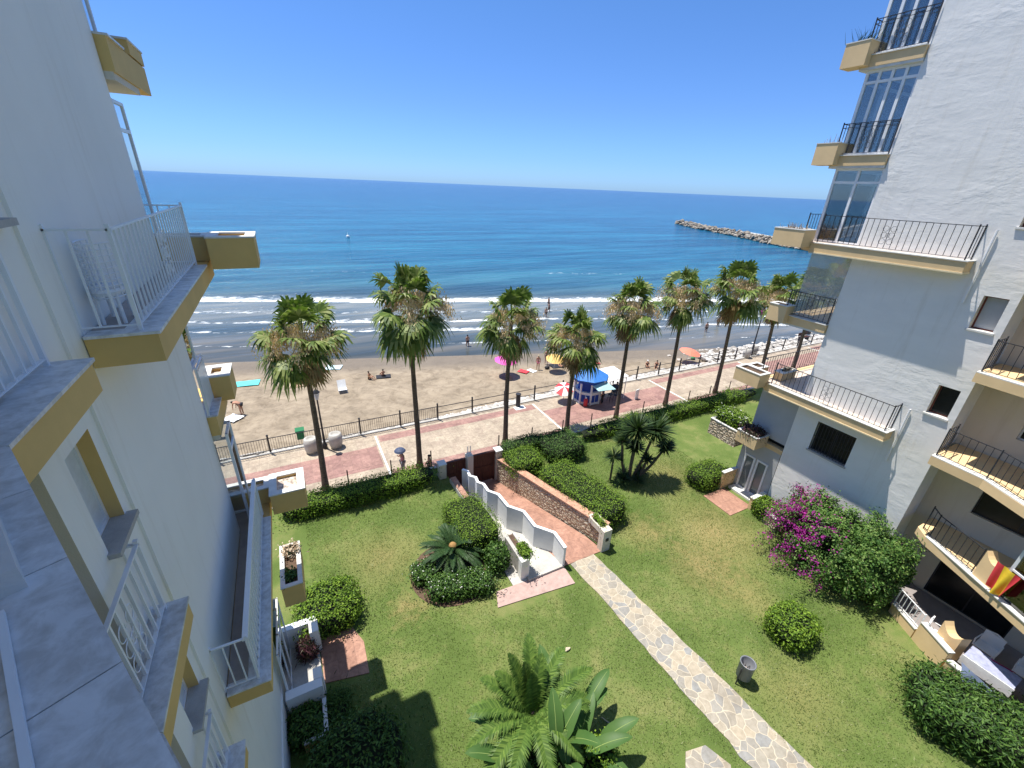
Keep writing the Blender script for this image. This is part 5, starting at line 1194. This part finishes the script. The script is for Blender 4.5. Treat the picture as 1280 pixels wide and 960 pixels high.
def table(x, y, z, lab):
    t = thing('table', lab, 'table', (x, y, z)); mb = MB(); mb.lathe([(0, .7), (.4, .7), (.4, .74), (0, .74)], (x, y, z), 14); mb.build('tabletop', M_dark, t); mb = MB(); mb.lathe([(.2, 0), (.03, .05), (.03, .7)], (x, y, z), 8); mb.build('leg', M_iron, t)
def stool(x, y, z, lab):
    t = thing('stool', lab, 'stool', (x, y, z), 'dark stools at the kiosk'); mb = MB(); mb.lathe([(0, .6), (.17, .6), (.17, .66), (0, .66)], (x, y, z), 12); mb.build('seat', M_black, t)
    for k in range(4): a = k * math.pi / 2 + .78; mb = MB(); mb.tube([(x + .12 * math.cos(a), y + .12 * math.sin(a), z + .6), (x + .2 * math.cos(a), y + .2 * math.sin(a), z)], .013, 5); mb.build('leg', M_iron, t)
table(20.9, 22.3, PROM, 'dark round table under the white canopy')
stool(19.7, 21.6, PROM, 'dark stool nearest the kiosk flap'); stool(20.3, 21.9, PROM, 'dark stool between the kiosk and the round table')
t = thing('sandwich_board', 'small white board standing at the right edge of the canopy shade', 'sign board', (21.9, 21.2, PROM)); mb = MB(); mb.prism([(21.7, 21.1), (22.1, 21.2), (22.1, 21.25), (21.7, 21.15)], PROM, PROM + .8); mb.build('panel', M_cloth, t)
def bench(x, y, z, lab):
    t = thing('bench', lab, 'bench', (x, y, z)); mb = MB(); mb.box(x - .8, x + .8, y - .2, y + .2, z + .4, z + .46); mb.build('seat', M_wood, t); mb = MB(); mb.box(x - .8, x + .8, y + .2, y + .24, z + .5, z + .85); mb.build('backrest', M_wood, t)
    for d in (-.65, .65): mb = MB(); mb.box(x + d - .04, x + d + .04, y - .18, y + .2, z, z + .4); mb.build('leg', M_iron, t)
bench(49.5, 25.2, PROM, 'dark bench at the far end of the promenade near the black bin')

# people ------------------------------------------------------------------
def person(x, y, z, h, face, pose, lab, top=None, bottom=None, hair=M_hair, hat=None):
    """continuous skinned body; face = heading in degrees (direction looked at)"""
    t = thing('person', lab, 'person', (x, y, z)); s = h / 1.7; t.rotation_euler = (0, 0, R(face - 90))
    J = {'pel': (0, 0, .92), 'wai': (0, 0, 1.08), 'che': (0, .0, 1.30), 'nec': (0, .01, 1.46), 'hed': (0, .02, 1.60),
         'lsh': (-.17, 0, 1.40), 'lel': (-.22, -.02, 1.13), 'lwr': (-.23, .06, .90), 'lha': (-.23, .09, .81), 'rsh': (.17, 0, 1.40), 'rel': (.22, -.02, 1.13), 'rwr': (.23, .06, .90), 'rha': (.23, .09, .81),
         'lhi': (-.09, 0, .88), 'lkn': (-.11, .02, .48), 'lan': (-.12, -.02, .09), 'lto': (-.12, .14, .03), 'rhi': (.09, 0, .88), 'rkn': (.11, .02, .48), 'ran': (.12, -.02, .09), 'rto': (.12, .14, .03)}
    if pose == 'bend': J.update(wai=(0, .12, 1.0), che=(0, .34, 1.06), nec=(0, .48, 1.04), hed=(0, .60, .98), lsh=(-.17, .40, 1.05), rsh=(.17, .40, 1.05), lel=(-.2, .46, .80), rel=(.2, .46, .80), lwr=(-.18, .5, .56), rwr=(.18, .5, .56), lha=(-.17, .52, .47), rha=(.17, .52, .47))
    if pose == 'walk': J.update(lkn=(-.1, .16, .5), lan=(-.11, .2, .1), lto=(-.11, .36, .06), rkn=(.1, -.02, .48), ran=(.11, -.26, .12), rto=(.11, -.12, .03), lwr=(-.2, -.05, .92), lha=(-.2, -.08, .84), rwr=(.2, .2, 1.0), rha=(.2, .26, .95))
    if pose == 'umbrella': J.update(rel=(.24, .06, 1.18), rwr=(.18, .22, 1.32), rha=(.17, .24, 1.40), lel=(-.26, .04, 1.16), lwr=(-.2, .26, 1.12), lha=(-.18, .34, 1.12))
    if pose == 'sit':
        for k in ('pel', 'wai', 'che', 'nec', 'hed', 'lsh', 'rsh'): a = J[k]; J[k] = (a[0], a[1] - .05 * (a[2] - .9) / .6, a[2] - .78)
        J.update(lhi=(-.09, .02, .13), lkn=(-.14, .40, .36), lan=(-.13, .62, .06), lto=(-.13, .76, .03), rhi=(.09, .02, .13), rkn=(.14, .40, .36), ran=(.13, .62, .06), rto=(.13, .76, .03), lel=(-.23, .06, .42), rel=(.23, .06, .42), lwr=(-.16, .28, .36), rwr=(.16, .28, .36), lha=(-.13, .36, .36), rha=(.13, .36, .36))
    if pose == 'lie':
        for k in J: a = J[k]; J[k] = (a[0], a[2] - .9, .13 + a[1] * .4)
        J.update(lkn=(-.12, -.40, .30), rkn=(.12, -.44, .14))
    E = [('pel', 'wai'), ('wai', 'che'), ('che', 'nec'), ('nec', 'hed'), ('che', 'lsh'), ('lsh', 'lel'), ('lel', 'lwr'), ('lwr', 'lha'), ('che', 'rsh'), ('rsh', 'rel'), ('rel', 'rwr'), ('rwr', 'rha'), ('pel', 'lhi'), ('lhi', 'lkn'), ('lkn', 'lan'), ('lan', 'lto'), ('pel', 'rhi'), ('rhi', 'rkn'), ('rkn', 'ran'), ('ran', 'rto')]
    rad = dict(pel=.125, wai=.11, che=.125, nec=.055, hed=.095, lsh=.06, rsh=.06, lel=.042, rel=.042, lwr=.03, rwr=.03, lha=.035, rha=.035, lhi=.09, rhi=.09, lkn=.058, rkn=.058, lan=.038, ran=.038, lto=.03, rto=.03)
    def grow(nm, ks, m, k_=1.0, cut=None):
        ks = list(ks); V = [np.array(J[k]) * s for k in ks]; ee = [(ks.index(a), ks.index(b)) for a, b in E if a in ks and b in ks]
        o = bake_mod(nm, V, ee, [rad[k] * s * k_ for k in ks], m, t, None, 1); return o
    grow('body', J.keys(), M_skin)
    if top: grow('top', ['che', 'wai', 'pel', 'lsh', 'rsh'] if top[1] == 'shirt' else ['che', 'wai'], top[0], 1.1)
    if bottom: grow('shorts' if bottom[1] == 'short' else 'trousers', ['pel', 'lhi', 'rhi'] + ([] if bottom[1] == 'short' else ['lkn', 'rkn', 'lan', 'ran']), bottom[0], 1.14)
    hc = np.array(J['hed']) * s; mb = MB(); mb.blob((0, 0, 0), (.098 * s, .105 * s, .09 * s), 1, .03, 2)
    for v in mb.v: v += hc + np.array([0, -.025 * s, .045 * s])
    mb.build('hair', hat or hair, t, org=(0, 0, 0))
    return t, s
P1, s = person(3.85, 19.2, PROM, 1.42, 200, 'umbrella', 'woman in a pink top and grey skirt holding an umbrella on the promenade', (M_pinkc, 'shirt'), (flat('grey_cloth', (.2, .2, .22)), 'long'))
mb = MB(); ux_, uy_ = 3.72, 19.02; z_ = PROM + 1.1
mb.tube([(ux_, uy_, z_), (ux_, uy_, z_ + .62)], .012, 5); u = thing('umbrella', 'small dark blue umbrella held over the woman on the promenade', 'umbrella', (ux_, uy_, z_)); mb.build('stick', M_iron, u)
mb = MB(); mb.lathe([(.30, .45), (.24, .53), (.13, .59), (.02, .61)], (ux_, uy_, z_), 12); mb.build('canopy', flat('navy_umbrella', (.06, .08, .14)), u)
person(5.05, 18.35, PROM, 1.35, 180, 'walk', 'person in dark clothes half hidden behind the left gate pillar', (M_black, 'shirt'), (M_black, 'long'))
ZB = lambda x, y: float(sandz(np.array(x), np.array(y)))
def beachp(x, y, *a, **k): return person(x, y, ZB(x, y), *a, **k)
beachp(-4.3, 31.2, 1.55, 150, 'bend', 'bare-chested person bending over a white towel on the left of the beach', None, (M_black, 'short'))
beachp(19.1, 31.0, 1.45, 60, 'stand', 'standing sunbather with fair hair left of the pair on the beach', (M_pinkc, 'bra'), (M_pinkc, 'short'), hair=flat('fair_hair', (.5, .4, .25)))
beachp(20.6, 32.0, 1.5, 250, 'stand', 'standing person in dark shorts facing the fair-haired sunbather', None, (M_black, 'short'))
beachp(15.5, 30.2, 1.3, 300, 'sit', 'person in dark blue sitting under the fuchsia parasol', (M_blue, 'shirt'), (M_blue, 'short'))
beachp(29.2, 27.6, 1.35, 240, 'sit', 'person in black sitting on the sand beside the rocks, left of a pair', (M_black, 'shirt'), (M_black, 'short'), hat=M_cloth)
beachp(30.0, 27.2, 1.35, 220, 'sit', 'person in black sitting on the sand beside the rocks, right of a pair', (M_black, 'shirt'), (M_black, 'short'))
beachp(4.75, 34.5, 1.3, 320, 'sit', 'person in a yellow top sitting in the middle of the left beach', (M_yel, 'shirt'), (M_black, 'short'))
beachp(5.9, 34.6, 1.3, 100, 'sit', 'dark-haired person sitting right of the one in yellow', None, (M_black, 'short'))
beachp(-.6, 35.6, 1.4, 90, 'lie', 'sunbather lying on a pale towel behind the first palm', None, (M_red, 'short'))
beachp(21.6, 31.1, 1.35, 260, 'lie', 'person lying on a dark towel under the yellow parasol', None, (M_black, 'short'))
for x, y, f, ps, lb in ((15.6, 39.6, 90, 'walk', 'bather wading alone in front of the second and third palms'), (29.3, 46.5, 70, 'stand', 'bather in the breakers nearest the fourth palm crown'), (31.0, 48.5, 120, 'walk', 'bather in the breakers just behind the first one'), (32.6, 51.2, 200, 'stand', 'bather farthest out in the breakers'), (43.2, 40.6, 160, 'walk', 'bather wading between the two tall palms on the right'), (48.4, 35.2, 30, 'stand', 'bather standing in shallow water beside the seventh palm'), (44.8, 34.0, 60, 'stand', 'bather in the shallows left of the right street lamp')):
    person(x, y, SEA - .25, 1.5, f, ps, lb, None, (M_black, 'short'))
person(18.95, 21.55, PROM, 1.4, 120, 'stand', 'customer in blue standing under the kiosk flap', (M_blue, 'shirt'), (M_black, 'long'))
person(21.4, 22.9, PROM, 1.4, 200, 'sit', 'person in dark clothes sitting under the white canopy', (M_black, 'shirt'), (M_black, 'long'))
# towels and beach things
def towel(x, y, w, l, a, m, lab):
    z = ZB(x, y) + .09; mb = MB(); ca, sa = math.cos(a), math.sin(a); n = 5; V = []
    for j in range(n):
        for i in range(n): u, v = (i / 4 - .5) * w, (j / 4 - .5) * l; V.append((x + u * ca - v * sa, y + u * sa + v * ca, z + .02 * math.sin(i * 2 + j * 1.3)))
    k = len(V); V += [(p[0], p[1], p[2] - .02) for p in V]; F = []
    for j in range(n - 1):
        for i in range(n - 1): q = (j * n + i, j * n + i + 1, (j + 1) * n + i + 1, (j + 1) * n + i); F += [q, tuple(t_ + k for t_ in q)[::-1]]
    mb.add(V, F); solo(mb, 'beach_towel', m, lab, 'towel', (x, y, z), 'towels spread on the beach')
towel(-4.6, 37.2, 1.1, 2.4, 1.45, flat('turquoise_cloth', (.12, .55, .52)), 'turquoise towel near the water at the left end of the beach')
towel(-4.8, 30.7, .9, 1.0, .8, M_cloth, 'white towel at the feet of the bending person')
towel(-.5, 35.5, .9, 1.9, 1.5, M_dryleaf, 'pale towel under the sunbather behind the first palm')
towel(17.6, 31.0, .7, .9, .6, M_red, 'red towel right of the fuchsia parasol'); towel(18.4, 30.9, .6, .8, .4, M_cloth, 'white towel right beside the red towel')
towel(24.6, 30.6, 1.0, 2.0, 1.4, flat('dark_red_cloth', (.4, .03, .05)), 'dark red towel on the sand behind the kiosk roof')
towel(21.6, 31.1, 1.0, 2.0, 1.5, M_black, 'black towel under the yellow parasol')
towel(5.9, 34.5, .7, 1.2, 1.4, M_black, 'dark towel under the pair sitting mid-beach')
towel(2.35, 38.3, 1.0, 1.3, 1.2, flat('pale_blue_cloth', (.5, .65, .7)), 'pale blue and white towel near the water right of the first palm')
def deckchair(x, y, lab):
    z = ZB(x, y); t = thing('deck_chair', lab, 'beach chair', (x, y, z)); mb = MB(); mb.add([(x - .3, y - .3, z + .3), (x + .3, y - .3, z + .3), (x + .3, y + .25, z + .22), (x - .3, y + .25, z + .22)], [(0, 1, 2, 3)]); mb.add([(x - .3, y + .25, z + .22), (x + .3, y + .25, z + .22), (x + .3, y + .6, z + .8), (x - .3, y + .6, z + .8)], [(0, 1, 2, 3)]); mb.build('fabric', M_cloth, t)
    mb = MB()
    for dx in (-.3, .3): mb.tube([(x + dx, y - .3, z), (x + dx, y - .3, z + .3), (x + dx, y + .25, z + .22), (x + dx, y + .6, z + .8)], .015, 5); mb.tube([(x + dx, y + .3, z + .3), (x + dx, y + .2, z)], .015, 5)
    mb.build('frame', M_white, t)
deckchair(2.4, 32.6, 'empty pale deck chair in the middle of the left beach')
for x, y, lb in ((20.0, 30.8, 'dark beach bag at the feet of the standing pair'), (26.2, 31.6, 'small black bag on the open sand behind the canopy'), (35.3, 27.5, 'green bag beside the coral parasol')):
    z = ZB(x, y); mb = MB(); mb.blob((x, y, z + .16), (.25, .18, .18), 3, .2, 2); b = thing('beach_bag', lb, 'bag', (x, y, z)); mb.build('body', M_black if 'green' not in lb else flat('green_cloth', (.05, .2, .08)), b); mb = MB(); mb.tube([(x - .12, y, z + .28), (x, y, z + .42), (x + .12, y, z + .28)], .012, 5); mb.build('strap', M_iron, b)
mb = MB(); mb.blob((17.3, 137.6, SEA + .2), (.5, .5, .6), 1, .05, 2); mb.tube([(17.3, 137.6, SEA + .6), (17.3, 137.6, SEA + 1.5)], .06, 6); solo(mb, 'buoy', M_cloth, 'small white mooring buoy far out on the sea', 'buoy', (17.3, 137.6, SEA))
# flag and terrace things on the right block --------------------------------
def drape(name, c, du, h, m, lab, cat, folds=3, amp=.08, bulge=.06):
    n, k = 22, 12; V = []; nrm = np.array([-du[1], du[0]]) / np.hypot(*du)
    for j in range(k):
        for i in range(n):
            u, v = i / (n - 1), j / (k - 1); w = 1 - .35 * v * (1 - .2 * math.sin(u * 3)); uu = .5 + (u - .5) * w
            o = amp * math.sin(u * folds * 6.28 + v * 2) * (.4 + v) + bulge; V.append((c[0] + du[0] * uu - nrm[0] * 0 + nrm[0] * o * -1, c[1] + du[1] * uu - nrm[1] * o, c[2] - h * v - .12 * math.sin(u * math.pi) * v))
    mb = MB(); mb.add(V, [(j * n + i, j * n + i + 1, (j + 1) * n + i + 1, (j + 1) * n + i) for j in range(k - 1) for i in range(n - 1)])
    o = solo(mb, name, m, lab, cat, (c[0], c[1], c[2])); o.data.polygons.foreach_set('use_smooth', [True] * len(o.data.polygons)); return o, n, k
z = lv(-3)
fl, n_, k_ = drape('flag', (17.0, 1.50, z + .98), (-.30, -.55), .82, M_red, 'red and yellow striped flag hanging over the lower right balcony', 'flag', 2, .05, .10)
fl.data.materials.append(flat('flag_yellow', (.80, .55, .04)))
for p in fl.data.polygons:
    i = p.index % (n_ - 1)
    if .27 < i / (n_ - 1) < .72: p.material_index = 1
t = thing('patio_table', 'white-edged lavender-clothed table on the ground-floor terrace behind the corner hedge', 'table', (16.85, .55, 0))
mb = MB(); mb.box(16.55, 17.2, -.1, 1.0, .72, .75); mb.build('tabletop', mat('lavender_cloth', (.34, .36, .50), .8, .25, 9), t)
mb = MB(); mb.box(16.53, 16.55, -.12, 1.02, .40, .75); mb.build('tablecloth_edge', M_cloth, t)
for dx, dy in ((16.62, 0), (17.12, 0), (16.62, .9), (17.12, .9)): mb = MB(); mb.tube([(dx, dy, 0), (dx, dy, .74)], .025, 6); mb.build('leg', M_white, t)
def pchair(x, y, a, lab):
    t = thing('plastic_chair', lab, 'chair', (x, y, .06), 'white plastic terrace chairs'); t.rotation_euler = (0, 0, a); 
    def bd(mb, nm): return mb.build(nm, M_white, t, org=(0, 0, 0))
    mb = MB(); mb.box(-.24, .24, -.22, .22, .42, .45); bd(mb, 'seat'); mb = MB(); mb.prism([(-.24, .20), (.24, .20), (.24, .24), (-.24, .24)], .45, .9); mb.tube([(-.24, .22, .88), (0, .24, .94), (.24, .22, .88)], .02, 6); bd(mb, 'backrest')
    for s_ in (-1, 1):
        mb = MB(); mb.tube([(s_ * .25, .22, .66), (s_ * .27, -.2, .66), (s_ * .25, -.2, .42)], .018, 6); bd(mb, 'armrest')
        for q in (-.19, .19): mb = MB(); mb.tube([(s_ * .21, q, .42), (s_ * .24, q * 1.1, 0)], .02, 6); bd(mb, 'leg')
pchair(17.85, .8, -1.6, 'white plastic chair behind the lavender-clothed table, nearer the sea'); pchair(17.85, -.1, -1.5, 'white plastic chair behind the lavender-clothed table, nearer the dark shrub'); pchair(16.9, 1.75, .1, 'white plastic chair at the seaward end of the lavender-clothed table')
drape('beach_towel', (16.05, .9, .9), (-.45, -1.25), .5, flat('blue_white_towel', (.35, .42, .62)), 'blue and white towel hung over the low terrace wall behind the corner hedge', 'towel', 2, .03, .05)
drape('beach_towel', (17.1, .6, .80), (.1, -.55), .05, flat('crimson_towel', (.25, .02, .07)), 'crimson towel lying on the lavender-clothed table', 'towel', 1, .01, 0)
# flower trough on the lower long terrace of the right block
t = thing('flower_trough', 'beige trough with dry flowers standing on the long lower terrace of the right block', 'planter', (18.5, 10.0, lv(-2)))
mb = MB(); mb.box(18.5, 19.5, 9.75, 10.1, lv(-2), lv(-2) + .35); mb.build('trough', M_ochreR, t); mb = MB(); mb.box(18.46, 19.54, 9.71, 10.14, lv(-2) + .35, lv(-2) + .39); mb.build('rim', M_copR, t)
bush('', '', '', (19.0, 9.92, lv(-2) + .36), (.42, .12, .08), 2, 300, .07, .04, M_dryleaf, .2, .05, root=t, part='flowers', seed=66)
for x, y, lb in ((18.0, 1.0, 'terracotta pot plant on the second recess balcony of the right block'), (18.2, .2, 'dark leafy pot plant on the second recess balcony nearest the frame edge')):
    z = lv(-2); t = thing('potted_plant', lb, 'potted plant', (x, y, z)); mb = MB(); mb.lathe([(0, 0), (.13, 0), (.18, .28), (.15, .28), (0, .24)], (x, y, z), 12); mb.build('pot', M_terr, t); bush('', '', '', (x, y, z + .25), (.3, .3, .28), 2.2, 600, .1, .05, M_hedge2, .2, .1, root=t, seed=70)

# ------------------------------------------------------------------ light, sky, camera
LD = np.array([.55, -.81, -3.08]); LD /= np.linalg.norm(LD)
sun = bpy.data.lights.new('sun', 'SUN'); sun.energy = 4.7; sun.angle = R(.53); sun.color = (1, .955, .88)
so = bpy.data.objects.new('sun', sun); COL.objects.link(so); so.rotation_euler = Vector(LD).to_track_quat('-Z', 'Y').to_euler()
wd = bpy.data.worlds.new('World'); sc.world = wd; wd.use_nodes = True; nt = wd.node_tree
sky = nt.nodes.new('ShaderNodeTexSky'); sky.sky_type = 'NISHITA'; sky.sun_disc = False
sky.sun_elevation = math.asin(-LD[2]); sky.sun_rotation = math.atan2(-LD[0], -LD[1]); sky.air_density = 1.0; sky.dust_density = .35; sky.ozone_density = 2.2; sky.altitude = 0
bg = nt.nodes['Background']; bg.inputs['Strength'].default_value = .108; 
tc = nt.nodes.new('ShaderNodeTexCoord'); sx = nt.nodes.new('ShaderNodeSeparateXYZ'); nt.links.new(tc.outputs['Generated'], sx.inputs[0])
tint = ramp(nt, sx.outputs[2], [(0, (.38, .66, 1.30)), (.05, (.36, .60, 1.15)), (.14, (.38, .58, .98)), (.3, (.39, .62, .96)), (.55, (.56, .76, 1.0)), (1, (.98, 1.0, 1.0))])
nt.links.new(mixc(nt, 1., sky.outputs[0], tint.outputs[0], 'MULTIPLY'), bg.inputs[0])
cam = bpy.data.cameras.new('camera'); co = bpy.data.objects.new('camera', cam); COL.objects.link(co); sc.camera = co
cam.sensor_width = 36; cam.lens = 535 / 1280 * 36; cam.clip_start = .05; cam.clip_end = 90000
PITCH, ROLL, YAW = R(24.8), R(2.45), R(28)
fh = Vector((math.sin(YAW), math.cos(YAW), 0)); r0 = Vector((math.cos(YAW), -math.sin(YAW), 0)); fw = math.cos(PITCH) * fh - Vector((0, 0, math.sin(PITCH))); u0 = r0.cross(fw)
rt = math.cos(ROLL) * r0 + math.sin(ROLL) * u0; up = -math.sin(ROLL) * r0 + math.cos(ROLL) * u0
co.matrix_world = Matrix(((rt.x, up.x, -fw.x, 0), (rt.y, up.y, -fw.y, 0), (rt.z, up.z, -fw.z, CAMZ), (0, 0, 0, 1)))
sc.view_settings.view_transform = 'Standard'; sc.view_settings.look = 'None'; sc.view_settings.exposure = 0.66; sc.view_settings.gamma = 1
